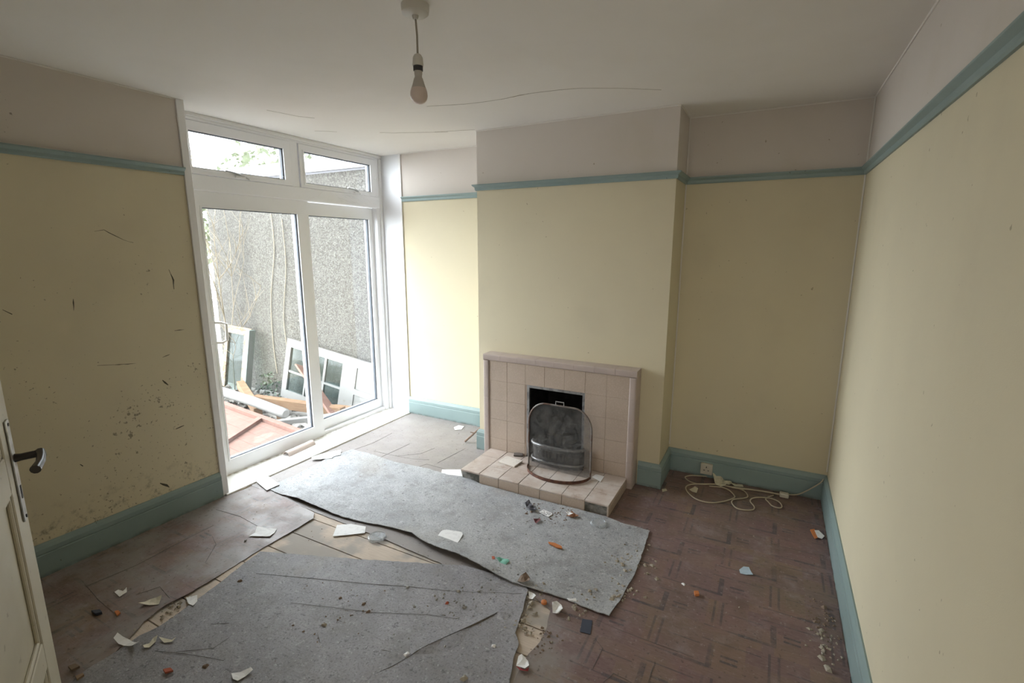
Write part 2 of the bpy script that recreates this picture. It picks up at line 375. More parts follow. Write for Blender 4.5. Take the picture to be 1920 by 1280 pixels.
o = sheet('patterned_lino', right_poly, LINO_R, rz, grid=.08); tag(o, 'purple-brown parquet-pattern lino around the hearth and along the right wall', 'lino'); linoR = o
big_poly = F((500, 917), (560, 890), (612, 863), (660, 845), (700, 855), (740, 868), (800, 880), (840, 893), (872, 897))+[(1.46, 2.735), (2.37, 2.735)]+F((1172, 986), (1195, 991), (1218, 998), (1205, 1038), (1187, 1085), (1165, 1125), (1142, 1160), (1110, 1148), (1060, 1126), (1000, 1109), (960, 1098), (905, 1072), (860, 1050), (815, 1033), (790, 1020), (772, 1006), (750, 999), (715, 989), (680, 982), (640, 972), (600, 957), (560, 941), (520, 926))
FE = [np.array(fl(*p)) for p in ((560, 941), (680, 982), (772, 1006), (860, 1050), (1000, 1109), (1142, 1160))]
def bz(x, y, d):
    e = 9
    for a, b in zip(FE[:-1], FE[1:]):
        q = np.array([x, y]); t = max(0, min(1, (q-a)@(b-a)/((b-a)@(b-a)))); e = min(e, float(np.linalg.norm(q-a-t*(b-a))))
    lift = max(0, 1-e/.22)**2
    rr = .026*lift*(.55+.45*math.sin(x*4.2+.6))
    return .0095+rr+.004*max(0, 1-d/.05)+.002*math.sin(x*6)*math.sin(y*5+1)
o = sheet('grey_lino', big_poly, GREY1, bz, thick=.004, step=.025); tag(o, 'large pale grey lino sheet lying face down in front of the hearth', 'lino'); big = o
fr_poly = F((488, 1037), (560, 1043), (640, 1049), (720, 1055), (800, 1060), (870, 1064), (930, 1080), (985, 1098), (990, 1112), (984, 1130), (980, 1150), (972, 1172), (966, 1190), (973, 1212), (962, 1240), (955, 1290))+[(2.25, .3), (1.5, .3)]+F((130, 1285), (175, 1252), (225, 1222), (262, 1196), (300, 1178), (345, 1146), (400, 1106), (450, 1066))
SLIT = F((935, 1151), (905, 1168), (870, 1185), (830, 1203), (790, 1222), (760, 1240), (735, 1255), (700, 1268), (738, 1251), (770, 1232.5), (803, 1214), (850, 1192), (890, 1173.5))
SL = [np.array(fl(*p)) for p in ((935, 1151), (870, 1185), (790, 1222), (700, 1268))]
def fz(x, y, d):
    q = np.array([x, y]); e = 9
    for a, b in zip(SL[:-1], SL[1:]):
        t = max(0, min(1, (q-a)@(b-a)/((b-a)@(b-a)))); w = q-a-t*(b-a); n = (b-a)[0]*(q-a)[1]-(b-a)[1]*(q-a)[0]
        if np.linalg.norm(w) < abs(e): e = float(np.linalg.norm(w))*(1 if n < 0 else -1)
    up = .006*max(0, 1-abs(e)/.10)**2 if e > 0 else 0
    return .0095+up+.0035*max(0, 1-d/.05)+.0015*math.sin(x*7)*math.sin(y*6)
o = sheet('grey_lino', fr_poly, GREY2, fz, thick=.003, holes=[SLIT], step=.025); tag(o, 'darker grey torn lino sheet in the foreground with a long split', 'lino'); front = o
# creases and tears
def fp(u, v, z): x, y = fl(u, v, z); return (x, y, z+.0006)
CREASE = M('lino_crease', (.14, .13, .125), .9, .2)
for parent, z, lst in ((linoL, .005, [[(160, 1100), (255, 1060), (330, 1020), (400, 985)], [(330, 1135), (300, 1100), (255, 1115)], [(385, 1055), (405, 1020), (398, 1005)], [(405, 955), (450, 968), (490, 990)], [(150, 1085), (185, 1125), (215, 1150)]]),
                       (linoR, .0048, [[(690, 868), (740, 845), (768, 832)], [(745, 855), (790, 850), (815, 840)], [(700, 845), (720, 850), (770, 860), (805, 862)], [(820, 868), (845, 855), (870, 842)], [(770, 880), (800, 870), (830, 878), (850, 884)], [(1115, 1160), (1160, 1180), (1225, 1205), (1300, 1232)], [(1110, 1255), (1130, 1215), (1118, 1200)], [(1130, 1280), (1150, 1262), (1185, 1280)], [(1215, 1280), (1228, 1240)], [(650, 848), (700, 830), (735, 812)]]),
                       (front, .0105, [[(480, 1075), (560, 1082), (700, 1095), (760, 1099), (850, 1108), (985, 1113)], [(545, 1130), (620, 1138), (700, 1148), (800, 1152), (860, 1160)], [(330, 1222), (400, 1215), (430, 1195)], [(290, 1220), (345, 1225), (420, 1238)], [(395, 1170), (430, 1168)], [(595, 1185), (600, 1205)], [(715, 1218), (735, 1222)]])):
    for pts in lst: ribbon('crease', [fp(*p, z) for p in pts], .0018, CREASE, parent, (0, 0, 1), .6)

# ------------------------------------------------------------------ window and sliding door
GLASS = bpy.data.materials.new('window_glass'); GLASS.use_nodes = True
def glassify(mat, gloss=.05, dust=.012, tint=(.95, .97, .97), noisy=0.0, dcol=(.8, .8, .8)):
    nt = mat.node_tree; nt.nodes.clear(); out = nt.nodes.new('ShaderNodeOutputMaterial'); t = nt.nodes.new('ShaderNodeBsdfTransparent'); t.inputs[0].default_value = (*tint, 1)
    g = nt.nodes.new('ShaderNodeBsdfGlossy'); g.inputs['Roughness'].default_value = .03; d = nt.nodes.new('ShaderNodeBsdfDiffuse'); d.inputs[0].default_value = (*dcol, 1)
    m1 = nt.nodes.new('ShaderNodeMixShader'); m1.inputs[0].default_value = gloss; nt.links.new(t.outputs[0], m1.inputs[1]); nt.links.new(g.outputs[0], m1.inputs[2])
    m2 = nt.nodes.new('ShaderNodeMixShader'); nt.links.new(m1.outputs[0], m2.inputs[1]); nt.links.new(d.outputs[0], m2.inputs[2]); m2.inputs[0].default_value = dust
    if noisy:
        tc = nt.nodes.new('ShaderNodeTexCoord'); n = nt.nodes.new('ShaderNodeTexNoise'); n.inputs['Scale'].default_value = 14; n.inputs['Detail'].default_value = 8; n.inputs['Roughness'].default_value = .7; n.inputs['Distortion'].default_value = 1.2
        nt.links.new(tc.outputs['Object'], n.inputs['Vector']); mr = nt.nodes.new('ShaderNodeMapRange'); mr.inputs[1].default_value = .35; mr.inputs[2].default_value = .75; mr.inputs[3].default_value = dust*.5; mr.inputs[4].default_value = noisy
        nt.links.new(n.outputs[0], mr.inputs[0]); nt.links.new(mr.outputs[0], m2.inputs[0])
    nt.links.new(m2.outputs[0], out.inputs[0])
glassify(GLASS)
GASKET = M('dark_gasket', (.06, .07, .085), .6)
XW = -D
win = struct(empty('window_1', (XW, 2.78, 0)))
tag(win, 'white plastic sliding patio door with two top-hung lights above')
def wbox(name, mat, y0, y1, z0, z1, x0, x1, par=win, bevel=.004): return keep(MB().box((x0, y0, z0), (x1, y1, z1)).build(name, mat, None, bevel), par)
def frame(name, y0, y1, z0, z1, gy0, gy1, gz0, gz1, xf, dep, par=win):
    """a glazed sash: outer rectangle, glass rectangle, front plane xf, depth dep"""
    s = keep(MB().box((xf-dep, y0, z0), (xf, gy0, z1)).box((xf-dep, gy1, z0), (xf, y1, z1)).box((xf-dep, gy0, z0), (xf, gy1, gz0)).box((xf-dep, gy0, gz1), (xf, gy1, z1)).build(name, PVC, None), par)
    g = .010
    keep(MB().box((xf-dep*.55, gy0-.001, gz0), (xf-.010, gy0+g*.6, gz1)).box((xf-dep*.55, gy1-g, gz0), (xf-.010, gy1+.001, gz1)).box((xf-dep*.55, gy0, gz0-.001), (xf-.006, gy1, gz0+g*.5)).box((xf-dep*.55, gy0, gz1-g*.5), (xf-.006, gy1, gz1+.001)).build('gasket', GASKET, None), s)
    keep(MB().box((xf-dep*.5-.006, gy0, gz0), (xf-dep*.5, gy1, gz1)).build('pane', GLASS, None), s)
    bd = .012
    keep(MB().box((xf-.001, gy0-bd, gz0-bd), (xf+.004, gy0, gz1+bd)).box((xf-.001, gy1, gz0-bd), (xf+.004, gy1+bd, gz1+bd)).box((xf-.001, gy0, gz0-bd), (xf+.004, gy1, gz0)).box((xf-.001, gy0, gz1), (xf+.004, gy1, gz1+bd)).build('glazing_bead', PVC, None), s)
    return s
wbox('head', PVC, 1.81, YL, 2.455, H, XW-.07, XW+.004); wbox('head_bead', WHITE, 1.81, YL, 2.476, H, XW, XW+.022, bevel=.004)
wbox('transom', PVC, 1.81, YL, 2.02, 2.122, XW-.07, XW+.006); wbox('jamb', PVC, 3.66, YL, 0, 2.46, XW-.07, XW+.003); wbox('jamb', PVC, 1.81, 1.915, 0, 2.46, XW-.07, XW+.003)
wbox('mullion', PVC, 2.738, 2.807, 2.12, 2.46, XW-.07, XW+.003); wbox('track', PVC, 1.81, YL, 0, .04, XW-.10, XW-.012); wbox('corner_strip', WHITE, 3.70, YL, .01, H-.03, XW, XW+.016)
frame('top_light', 1.905, 2.733, 2.124, 2.452, 1.972, 2.668, 2.162, 2.391, XW+.012, .06)
frame('top_light', 2.812, 3.658, 2.124, 2.452, 2.856, 3.590, 2.158, 2.400, XW+.012, .06)
slide = frame('sliding_sash', 1.90, 2.868, .006, 2.018, 2.01, 2.757, .126, 1.912, XW+.002, .05)
frame('fixed_sash', 2.795, 3.70, .042, 2.018, 2.905, 3.605, .134, 1.912, XW-.055, .062)
# pull handle of the sliding sash
hd = MB().tube([(XW, 2.00, 1.138), (XW+.035, 2.03, 1.138), (XW+.042, 2.066, 1.125), (XW+.042, 2.060, 1.01), (XW+.035, 2.03, .997), (XW, 2.0, .997)], .009, 8).build('pull_handle', WHITE, None, smooth=True); keep(hd, slide)
keep(bx('handle_plate', WHITE, (XW, 1.955, .99), (XW+.012, 2.005, 1.15), bevel=.003), slide)
# stays of the top lights
METAL = M('dull_metal', (.42, .43, .45), .35, .5, .8)
for (y0, y1) in ((2.19, 2.36), (3.30, 3.44)):
    st = keep(MB().tube([(XW+.016, y0, 2.168), (XW+.026, y0+.06, 2.160), (XW+.026, y0+.10, 2.150), (XW+.02, y1, 2.128)], [.005, .006, .008, .004], 8).build('casement_stay', METAL, None, smooth=True), win)
    keep(bx('stay_plate', WHITE, (XW+.006, y0+.07, 2.128), (XW+.03, y0+.14, 2.142), bevel=.002), st)
# threshold board
SILL = M('white_board', (.82, .81, .79), .4); SILL.mottle(35, (.35, .32, .28), .68, .74, .7); SILL.mix(SILL.xyz()[0].step(-.19, -.235)*SILL.noise(30, 4).step(.4, .6), (.35, .3, .22), .7)
keep(bx('threshold_board', SILL, (XW-.01, 1.80, .0), (.032, 3.705, .014), bevel=.002), win)
keep(bx('threshold_board', SILL, (XW-.01, 3.705, .0), (-.0, YL, .012)), win)
# paper tube on the sill
TUBE = M('cardboard_tube', (.52, .44, .40), .7); t0 = at(537, 849, 2, .035); t1 = at(586, 828, 2, .035)
def arc_shell(a, b, r, th, span, rot, n=12):
    a, b = Vector(a), Vector(b); d = (b-a).normalized(); s = d.cross(Vector((0, 0, 1))).normalized(); u = s.cross(d); m = MB()
    for p in (a, b):
        for rr in (r, r-th):
            for i in range(n+1):
                t = rot+span*(i/n-.5); m.v.append(p+(s*math.sin(t)+u*math.cos(t))*rr)
    k = n+1
    for i in range(n): m.f += [(i, i+1, 2*k+i+1, 2*k+i), (k+i, k+i+1, 3*k+i+1, 3*k+i), (i, i+1, k+i+1, k+i), (2*k+i, 2*k+i+1, 3*k+i+1, 3*k+i)]
    m.f += [(0, k, 3*k, 2*k), (n, k+n, 3*k+n, 2*k+n)]; return m
tb = arc_shell((-.155, 2.405, .017), (-.172, 2.675, .017), .034, .004, 3.3, .1).build('cardboard_trough', TUBE, smooth=True); tag(tb, 'curled length of cardboard tube lying on the white door threshold', 'tube')

# ------------------------------------------------------------------ fireplace
TILE = M('beige_tile', (.475, .385, .315), .35, .5); TILE.mottle(7, (.43, .345, .28), .35, .7, .8); TILE.mottle(120, (.55, .45, .38), .5, .6, .4); TILE.mottle(60, (.25, .19, .15), .70, .76, .5)
TILE2 = M('pinkish_tile', (.45, .375, .345), .32, .5); TILE2.mottle(8, (.50, .41, .37), .4, .7, .8); TILE2.mottle(70, (.25, .2, .18), .68, .75, .5)
TILE3 = M('dusty_hearth_tile', (.50, .415, .365), .6, .4); TILE3.mottle(6, (.60, .54, .50), .42, .62, .85); TILE3.mottle(9, (.34, .24, .18), .52, .70, .75, detail=8, rough=.7); TILE3.mottle(60, (.2, .15, .12), .68, .74, .5)
GROUT = M('grout', (.40, .31, .25), .9, .2); CONC = M('rough_concrete', (.30, .29, .27), .95, .2); CONC.mottle(14, (.10, .10, .085), .4, .6, .85, detail=7); CONC.bump(CONC.noise(45, 6, .7), .8, .012)
SOOT = M('soot', (.018, .017, .017), .95, .1); SOOT.mottle(8, (.035, .033, .032), .4, .7)
SX0, SX1, SZ, SY = 1.227, 2.42, .845, 3.17
surr = empty('fireplace_surround', (1.823, YC, 0), 'beige tiled fireplace surround on the chimney breast', 'fireplace')
bod = keep(MB().box((SX0+.012, SY+.0115, .0), (FX0, YC, SZ-.012)).box((FX1, SY+.0115, .0), (SX1-.012, YC, SZ-.012)).box((FX0, SY+.0115, FZ), (FX1, YC, SZ-.012)).build('body', GROUT), surr)
BW = .05
def box_mesh(name, sx, sy, sz, bevel, seg=2):
    o = MB().box((-sx/2, -sy/2, -sz/2), (sx/2, sy/2, sz/2)).build(name, None, None, bevel, seg); me = o.data; bpy.data.objects.remove(o); return me
x0, x1 = SX0+BW, SX1-BW; cw = (x1-x0)/7; rh = (.798-.02)/5
me = box_mesh('tile', cw-.0016, .012, rh-.0016, .001, 1); me.materials.append(TILE.mat)
for i in range(7):
    for j in range(5):
        z = .798-rh*(j+.5)
        if 2 <= i <= 4 and j > 0: continue
        keep(link('tile', me, None, None, (x0+cw*(i+.5), SY+.016+random.uniform(-.0008, .0008), z)), bod)
nb = 8; bw2 = (SX1-SX0)/nb
def rnd_prof(w, h, r=.010, n=4):
    """rectangle 0..w, 0..h with its two front corners (low w side) rounded"""
    return [(r-r*math.cos(math.pi/2*i/n), r-r*math.sin(math.pi/2*i/n)) for i in range(n+1)][::1]+[(w, 0), (w, h)]+[(r-r*math.sin(math.pi/2*i/n), h-r+r*math.cos(math.pi/2*i/n)) for i in range(n+1)]
tp = rnd_prof(YC-SY, .047)
for i in range(nb):
    xa = SX0+bw2*i
    keep(MB().prism([(0, SY+a, SZ-.047+b) for a, b in tp], (xa+.0006, 0, 0), (xa+bw2-.0006, 0, 0), None).build('border_tile', TILE2, smooth=True), bod)
hs = (SZ-.047)/5.3; sp_ = rnd_prof(YC-SY, BW)
for sx in (SX0, SX1-BW):
    for j in range(6):
        z1_ = SZ-.047-hs*j; z0_ = max(0.002, z1_-hs)
        keep(MB().prism([(sx+b, SY+a, 0) for a, b in sp_], (0, 0, z0_+.0006), (0, 0, z1_-.0006), None).build('border_tile', TILE2, smooth=True), bod)
# hearth
hearth = empty('hearth', (1.83, 2.95, 0), 'low tiled hearth with chipped concrete corners before the fireplace', 'hearth')
HX0, HX1, HY0, HY1, HZ = 1.285, 2.385, 2.748, 3.178, .080
hb = keep(MB().prism([(HX0+.01, 0, .0), (HX0+.01, 0, HZ-.002), (HX1-.012, 0, HZ-.002), (HX1-.012, 0, 0)], (0, HY0+.012, 0), (0, HY1, 0), None).build('concrete_core', CONC), hearth)
for i in range(7):
    for j in range(3):
        xa = HX0+i*.157; ya = HY0+j*.143; dz = random.uniform(-.001, .001)
        keep(MB().box((xa+.001, ya+.001, HZ-.012), (xa+.156, ya+.142, HZ+dz)).build('hearth_tile', TILE3, None, .002), hb)
for i in range(7):
    if i in (0, 6): continue
    xa = HX0+i*.157; keep(MB().box((xa+.001, HY0, .004), (xa+.156, HY0+.012, HZ-.0125)).build('edge_tile', TILE, None, .002), hb)
for j in range(3): keep(MB().box((HX1-.012, HY0+j*.143+.001, .004), (HX1, HY0+j*.143+.142, HZ-.0125)).build('edge_tile', TILE, None, .002), hb)
# fire opening
fb = empty('fire_grate', (1.83, 3.25, HZ), 'sooty open fire grate with a curved metal front in the fireplace', 'grate')
keep(MB().box((FX0+.001, YC+.28, 0), (FX1-.001, YC+.31, FZ-.001)).box((FX0+.001, SY+.03, 0), (FX0+.008, YC+.31, FZ-.001)).box((FX1-.008, SY+.03, 0), (FX1-.001, YC+.31, FZ-.001)).box((FX0+.001, YC+.0, FZ-.012), (FX1-.001, YC+.31, FZ-.001)).box((FX0, YC-.1, .0), (FX1, YC+.31, HZ+.002)).build('fireback', SOOT), fb)
STEEL = M('tarnished_steel', (.45, .45, .46), .36, .5, .75); STEEL.mottle(25, (.20, .19, .19), .45, .65, .7)
fw = .020; keep(MB().box((FX0, SY+.012, HZ), (FX0+fw, SY+.03, FZ)).box((FX1-fw, SY+.012, HZ), (FX1, SY+.03, FZ)).box((FX0+fw, SY+.012, FZ-fw), (FX1-fw, SY+.03, FZ)).build('metal_trim', STEEL), fb)
IRON = M('blackened_iron', (.10, .098, .095), .5, .5, .6); IRON.mottle(30, (.26, .255, .25), .5, .7, .7)
def arc_pts(xc, y0, hw, dep, n=20): return [(xc-hw*math.cos(math.pi*i/n), y0-dep*math.sin(math.pi*i/n)**.8) for i in range(n+1)]
A = arc_pts(1.868, 3.17, .20, .085)
m = MB()
for (x, y) in A: m.v += [Vector((x, y, HZ+.005)), Vector((x, y, .225)), Vector((x, y+.008, HZ+.005)), Vector((x, y+.008, .225))]
for i in range(len(A)-1):
    a, b = 4*i, 4*i+4; m.f += [(a, a+1, b+1, b), (a+2, b+2, b+3, a+3), (a+1, a+3, b+3, b+1), (a, b, b+2, a+2)]
fret = keep(m.build('fret', IRON, smooth=True), fb)
keep(MB().tube([(x, y-.004, .228) for x, y in A], .014, 10).build('top_bar', STEEL, smooth=True), fb)
keep(MB().tube([(x, y-.012, .115) for x, y in A], .008, 8).build('lower_bar', STEEL, smooth=True), fb)
for i in (7, 8, 9, 11, 12, 13):
    x = 1.868+(i-10)*.028; t = math.acos(max(-1, min(1, (1.868-x)/.20))); y = 3.17-.085*math.sin(t)**.8
    keep(MB().box((x-.006, y-.004, .145), (x+.006, y+.004, .195)).build('slot', SOOT), fret)
ASH = M('ash', (.055, .05, .045), .95, .1); ASH.mottle(25, (.16, .15, .14), .5, .7)
m = MB()
for i in range(60):
    x = random.uniform(1.66, 2.03); y = random.uniform(3.14, 3.42); z = HZ+random.uniform(.02, .20)*(1-abs(x-1.85)/.5); s = random.uniform(.012, .04)
    m.box((x-s, y-s, HZ), (x+s, y+s*.8, z), Matrix.Translation((x, y, 0)) @ Matrix.Rotation(random.random()*3, 4, 'Z') @ Matrix.Translation((-x, -y, 0)))
tag(keep(m.build('ash_bed', ASH), fb), kind='stuff')
# spark guard
guard = empty('spark_guard', (1.93, 3.03, HZ), 'arched fine-mesh spark guard with rusty bowed base standing on the hearth', 'fire guard')
RUST = M('rusty_iron', (.16, .075, .05), .7, .4, .3); RUST.mottle(40, (.10, .05, .04), .4, .65); RUST.mottle(25, (.22, .2, .19), .62, .72, .7)
GFR = M('guard_frame', (.22, .20, .19), .5, .5, .6); GFR.mottle(9, (.13, .075, .055), .45, .6, .9)
GY = 3.034; gx, hw, gz1, R = 1.929, .236, .572, .13
arch = [(gx-hw, GY, HZ+.004), (gx-hw, GY, .25)]
for i in range(9): t = math.pi-(math.pi/2)*i/8; arch.append((gx-hw+R+R*math.cos(t), GY, gz1-R*1.15+R*1.15*math.sin(t)))
for i in range(9): t = math.pi/2-(math.pi/2)*i/8; arch.append((gx+hw-R+R*math.cos(t), GY, gz1-R*1.15+R*1.15*math.sin(t)))
arch += [(gx+hw, GY, .25), (gx+hw, GY, HZ+.004)]
keep(MB().tube(arch, .0065, 8).build('frame', GFR, smooth=True), guard)
MESH = bpy.data.materials.new('sooty_wire_mesh'); MESH.use_nodes = True; glassify(MESH, .02, .05, (.80, .80, .80), .30, (.34, .33, .32))
m = MB(); m.v = [Vector((x, y-.001, z)) for x, y, z in arch]+[Vector((x, y+.001, z)) for x, y, z in arch]; n = len(arch)
m.f = [tuple(range(n)), tuple(reversed(range(n, 2*n)))]; keep(m.build('mesh_panel', MESH), guard)
bowp = [(gx-hw*math.cos(math.pi*i/20), GY-.172*math.sin(math.pi*i/20), HZ+.007) for i in range(21)]
m = MB()
for (x, y, z) in bowp: m.v += [Vector((x, y, HZ+.001)), Vector((x, y, HZ+.022)), Vector((x, y+.005, HZ+.001)), Vector((x, y+.005, HZ+.022))]
for i in range(20):
    a, b = 4*i, 4*i+4; m.f += [(a, a+1, b+1, b), (a+2, b+2, b+3, a+3), (a+1, a+3, b+3, b+1), (a, b, b+2, a+2)]
keep(m.build('base_rim', RUST, smooth=True), guard)
keep(MB().tube([(gx-.03, GY, gz1), (gx-.03, GY, gz1+.028), (gx+.03, GY, gz1+.028), (gx+.03, GY, gz1)], .004, 6).build('handle', STEEL), guard)

# ------------------------------------------------------------------ pendant lamp
px, py = 1.945, 1.557
pend = empty('pendant_lamp', (px, py, H), 'unlit bare white bulb hanging from a ceiling rose on a short flex', 'ceiling lamp')
PLAS = M('aged_white_plastic', (.56, .54, .49), .45); BULB = M('frosted_bulb', (.62, .52, .47), .3); FLEX = M('brown_flex', (.30, .27, .22), .6); BLK = M('black_ring', (.03, .032, .035), .5); BODYP = M('bulb_body', (.45, .42, .38), .5)
c = (px, py, 0)
keep(MB().lathe([(.050, H), (.050, H-.012), (.048, H-.026), (.040, H-.032), (.012, H-.034), (.009, H-.046), (.003, H-.046)], c).build('ceiling_rose', PLAS, smooth=True), pend)
keep(MB().tube([(px, py, H-.04), (px+.001, py, 2.45), (px+.003, py+.002, 2.40), (px+.003, py+.002, 2.335)], .0036, 8).build('flex', FLEX, smooth=True), pend)
c2 = (px+.003, py+.002, 0)
keep(MB().lathe([(.004, 2.342), (.012, 2.338), (.018, 2.328), (.020, 2.305), (.020, 2.300), (.016, 2.299)], c2).build('lampholder', PLAS, smooth=True), pend)
keep(MB().lathe([(.0175, 2.301), (.0175, 2.284), (.015, 2.283)], c2).build('retaining_ring', BLK, smooth=True), pend)
bl = keep(MB().lathe([(.0145, 2.285), (.0145, 2.272), (.0135, 2.270), (.0135, 2.262), (.016, 2.258), (.022, 2.238), (.0275, 2.222)], c2).build('bulb_collar', BODYP, smooth=True), pend)
keep(MB().lathe([(.0275, 2.224), (.031, 2.212), (.032, 2.200), (.029, 2.187), (.022, 2.178), (.012, 2.172), (.001, 2.170)], c2).build('bulb_globe', BULB, smooth=True), pend)

# ------------------------------------------------------------------ the open panelled door by the camera
DOORP = M('cream_door_paint', (.58, .54, .43), .45); DOORP.mottle(3, (.50, .455, .35), .4, .7, .8); DOORP.mottle(30, (.28, .24, .17), .66, .72, .6)
E_ = (1.219, .518); th = math.radians(-26)
door = empty('door_1', (E_[0], E_[1], 0), 'open cream painted panelled door at the left edge of the picture', None, None, 'structure', (0, 0, th))
def dbox(name, mat, s0, s1, z0, z1, d0, d1, par=door, bevel=.003): return MB().box((s0, d0, z0), (s1, d1, z1)).build(name, mat, par, bevel)
DW, DT = .76, .036    # local x: free edge to hinge; local +y: face seen by the camera
rails = [(.004, .15), (.40, .485), (.965, 1.075), (1.50, 1.585), (1.87, 1.98)]
dbox('stile', DOORP, 0, .115, .004, 1.98, -DT, 0); dbox('stile', DOORP, DW-.115, DW, .004, 1.98, -DT, 0)
for a, b in rails: dbox('rail', DOORP, .115, DW-.115, a, b, -DT, 0)
for (a0, a1), (b0, b1) in zip(rails[:-1], rails[1:]):
    pn = dbox('panel', DOORP, .112, DW-.112, a1-.003, b0+.003, -DT+.012, -.014, bevel=0)
    g = .014; s0, s1, z0_, z1_ = .115, DW-.115, a1, b0
    for (p, q) in (((s0, z0_), (s1, z0_+g)), ((s0, z1_-g), (s1, z1_)), ((s0, z0_), (s0+g, z1_)), ((s1-g, z0_), (s1, z1_))):
        MB().box((p[0], -.016, p[1]), (q[0], -.004, q[1])).build('panel_moulding', DOORP, pn, .004)
CHROME = M('worn_chrome', (.50, .50, .50), .3, .5, .85); CHROME.mottle(40, (.25, .24, .23), .5, .7, .6); LEV = M('dark_lever', (.035, .03, .032), .25, .6)
hn = MB().box((.030, 0, .855), (.066, .006, 1.165)).build('lever_handle', CHROME, door, .004, 2)
MB().tube([(.048, .004, 1.05), (.048, .02, 1.05), (.048, .062, 1.052)], [.013, .0105, .0105], 10).build('spindle', LEV, hn, smooth=True)
MB().tube([(.044, .060, 1.054), (.07, .066, 1.050), (.11, .068, 1.044), (.150, .062, 1.038)], [.013, .0115, .011, .013], 10).build('lever', LEV, hn, smooth=True)
MB().box((.044, .006, .925), (.052, .0075, .965)).build('keyhole', BLK, hn)
for z in (.868, 1.152): MB().lathe([(.005, 0), (.005, .003), (.001, .004)], (0, 0, 0), 10).build('screw', BLK, hn).matrix_local = Matrix.Translation((.048, .005, z)) @ Matrix.Rotation(math.radians(-90), 4, 'X')

# ------------------------------------------------------------------ socket, cable
SOCK = M('yellowed_socket', (.55, .51, .43), .4)
so = empty('power_socket', (2.852, YR-.021, .072), 'single white power socket on the teal baseboard in the right alcove', 'socket')
keep(bx('back_box', SOCK, (2.812, YR-.050, .034), (2.892, YR-.020, .112), bevel=.004, seg=2), so)
for dx, dz, w, h in ((0, .018, .006, .012), (-.014, -.006, .010, .005), (.014, -.006, .010, .005)): keep(bx('pin_slot', BLK, (2.852+dx-w/2, YR-.0508, .072+dz-h/2), (2.852+dx+w/2, YR-.0495, .072+dz+h/2)), so)
CAB = M('cream_cable', (.50, .44, .33), .5)
def curve_pts(P, n=8):
    P = [Vector(p) for p in P]; out = []
    for i in range(len(P)-1):
        a, b, c_, d = P[max(i-1, 0)], P[i], P[i+1], P[min(i+2, len(P)-1)]
        for k in range(n):
            t = k/n; out.append(.5*((2*b)+(c_-a)*t+(2*a-5*b+4*c_-d)*t*t+(3*b-a-3*c_+d)*t**3))
    out.append(P[-1]); return out
zc = .0095
cb = empty('extension_cable', (*fl(1400, 925), .01), 'cream mains cable lying in loops below the socket, rising to the corner', 'cable')
cz = lambda u, v, z=zc: (*fl(u, v, z), z)
c1 = [(3.566, 3.60, .160), (*[float(q) for q in at(1538, 905, 1, 3.59)],), (*[float(q) for q in at(1520, 916, 1, 3.58)],), cz(1498, 926, .02), cz(1480, 927), cz(1455, 925), cz(1430, 921), cz(1400, 916), cz(1375, 913), cz(1345, 907), cz(1315, 908), cz(1295, 903), cz(1286, 897), cz(1286, 893), cz(1300, 891), cz(1325, 893)]
keep(MB().tube(curve_pts(c1), .0042, 6).build('lead', CAB, smooth=True), cb)
c2_ = [cz(1468, 929), cz(1440, 922), cz(1410, 918), cz(1380, 915), cz(1350, 909), cz(1320, 907, .016), cz(1295, 908), cz(1286, 913), cz(1290, 923), cz(1305, 935), cz(1330, 942), cz(1355, 940), cz(1374, 934), cz(1377, 929), cz(1366, 918, .017), cz(1352, 913), cz(1330, 911)]
keep(MB().tube(curve_pts(c2_), .0042, 6).build('lead', CAB, smooth=True), cb)
c3 = [cz(1375, 912, .012), cz(1395, 920), cz(1402, 930), cz(1393, 934), cz(1376, 936), cz(1372, 942), cz(1381, 952), cz(1398, 956), cz(1412, 955), cz(1414, 949), cz(1407, 940), cz(1410, 934), cz(1425, 932), cz(1445, 934), cz(1460, 940), cz(1466, 948), cz(1462, 952), cz(1448, 948), cz(1440, 940), cz(1436, 934, .016), cz(1450, 928)]
keep(MB().tube(curve_pts(c3), .0040, 6).build('lead', CAB, smooth=True), cb)
q = fl(1471, 928, .02); keep(MB().box((q[0]-.03, q[1]-.02, .006), (q[0]+.025, q[1]+.02, .036)).build('plug', SOCK, None, .006, 2), cb)

# ------------------------------------------------------------------ litter on the floor
def flat_mat(name, c, rough=.7): 
    m = M(name, c, rough); m.mottle(35, tuple(.78*k for k in c), .5, .7, .6); return m
PAPER = flat_mat('white_paper', (.84, .84, .85)); PAPER2 = flat_mat('cream_paper', (.66, .62, .50)); BLUEP = flat_mat('pale_blue_paper', (.46, .58, .70)); ORANGE = flat_mat('orange_plastic', (.55, .19, .06)); RED = flat_mat('red_crumb', (.42, .10, .05)); TEALW = flat_mat('mint_wrapper', (.22, .52, .42)); BROWN = flat_mat('brown_scrap', (.20, .14, .10)); CARD = flat_mat('dark_blue_card', (.045, .055, .085)); GREYW = flat_mat('grey_scrap', (.32, .31, .29)); PLASTER = flat_mat('plaster_crumb', (.36, .32, .26))
INK = M('print_ink', (.12, .12, .13), .7)
def scrap(name, label, cat, poly, mat, z=.012, curl=.0, thick=.0012, grid=.02, crease=0.0, group=None):
    W_ = [fl(u, v, z) for u, v in poly]; cx = sum(p[0] for p in W_)/len(W_); cy = sum(p[1] for p in W_)/len(W_)
    R_ = max(math.hypot(p[0]-cx, p[1]-cy) for p in W_); a = random.random()*6
    zf = lambda x, y, d: z+thick+curl*(((x-cx)*math.cos(a)+(y-cy)*math.sin(a))/R_)**2+crease*abs(math.sin((x-cx)*70+a)*math.cos((y-cy)*60))
    o = sheet(name, W_, mat, zf, thick, grid, .02, 0); return tag(o, label, cat, group or ('paper scraps on the floor' if name == 'paper_scrap' else None))
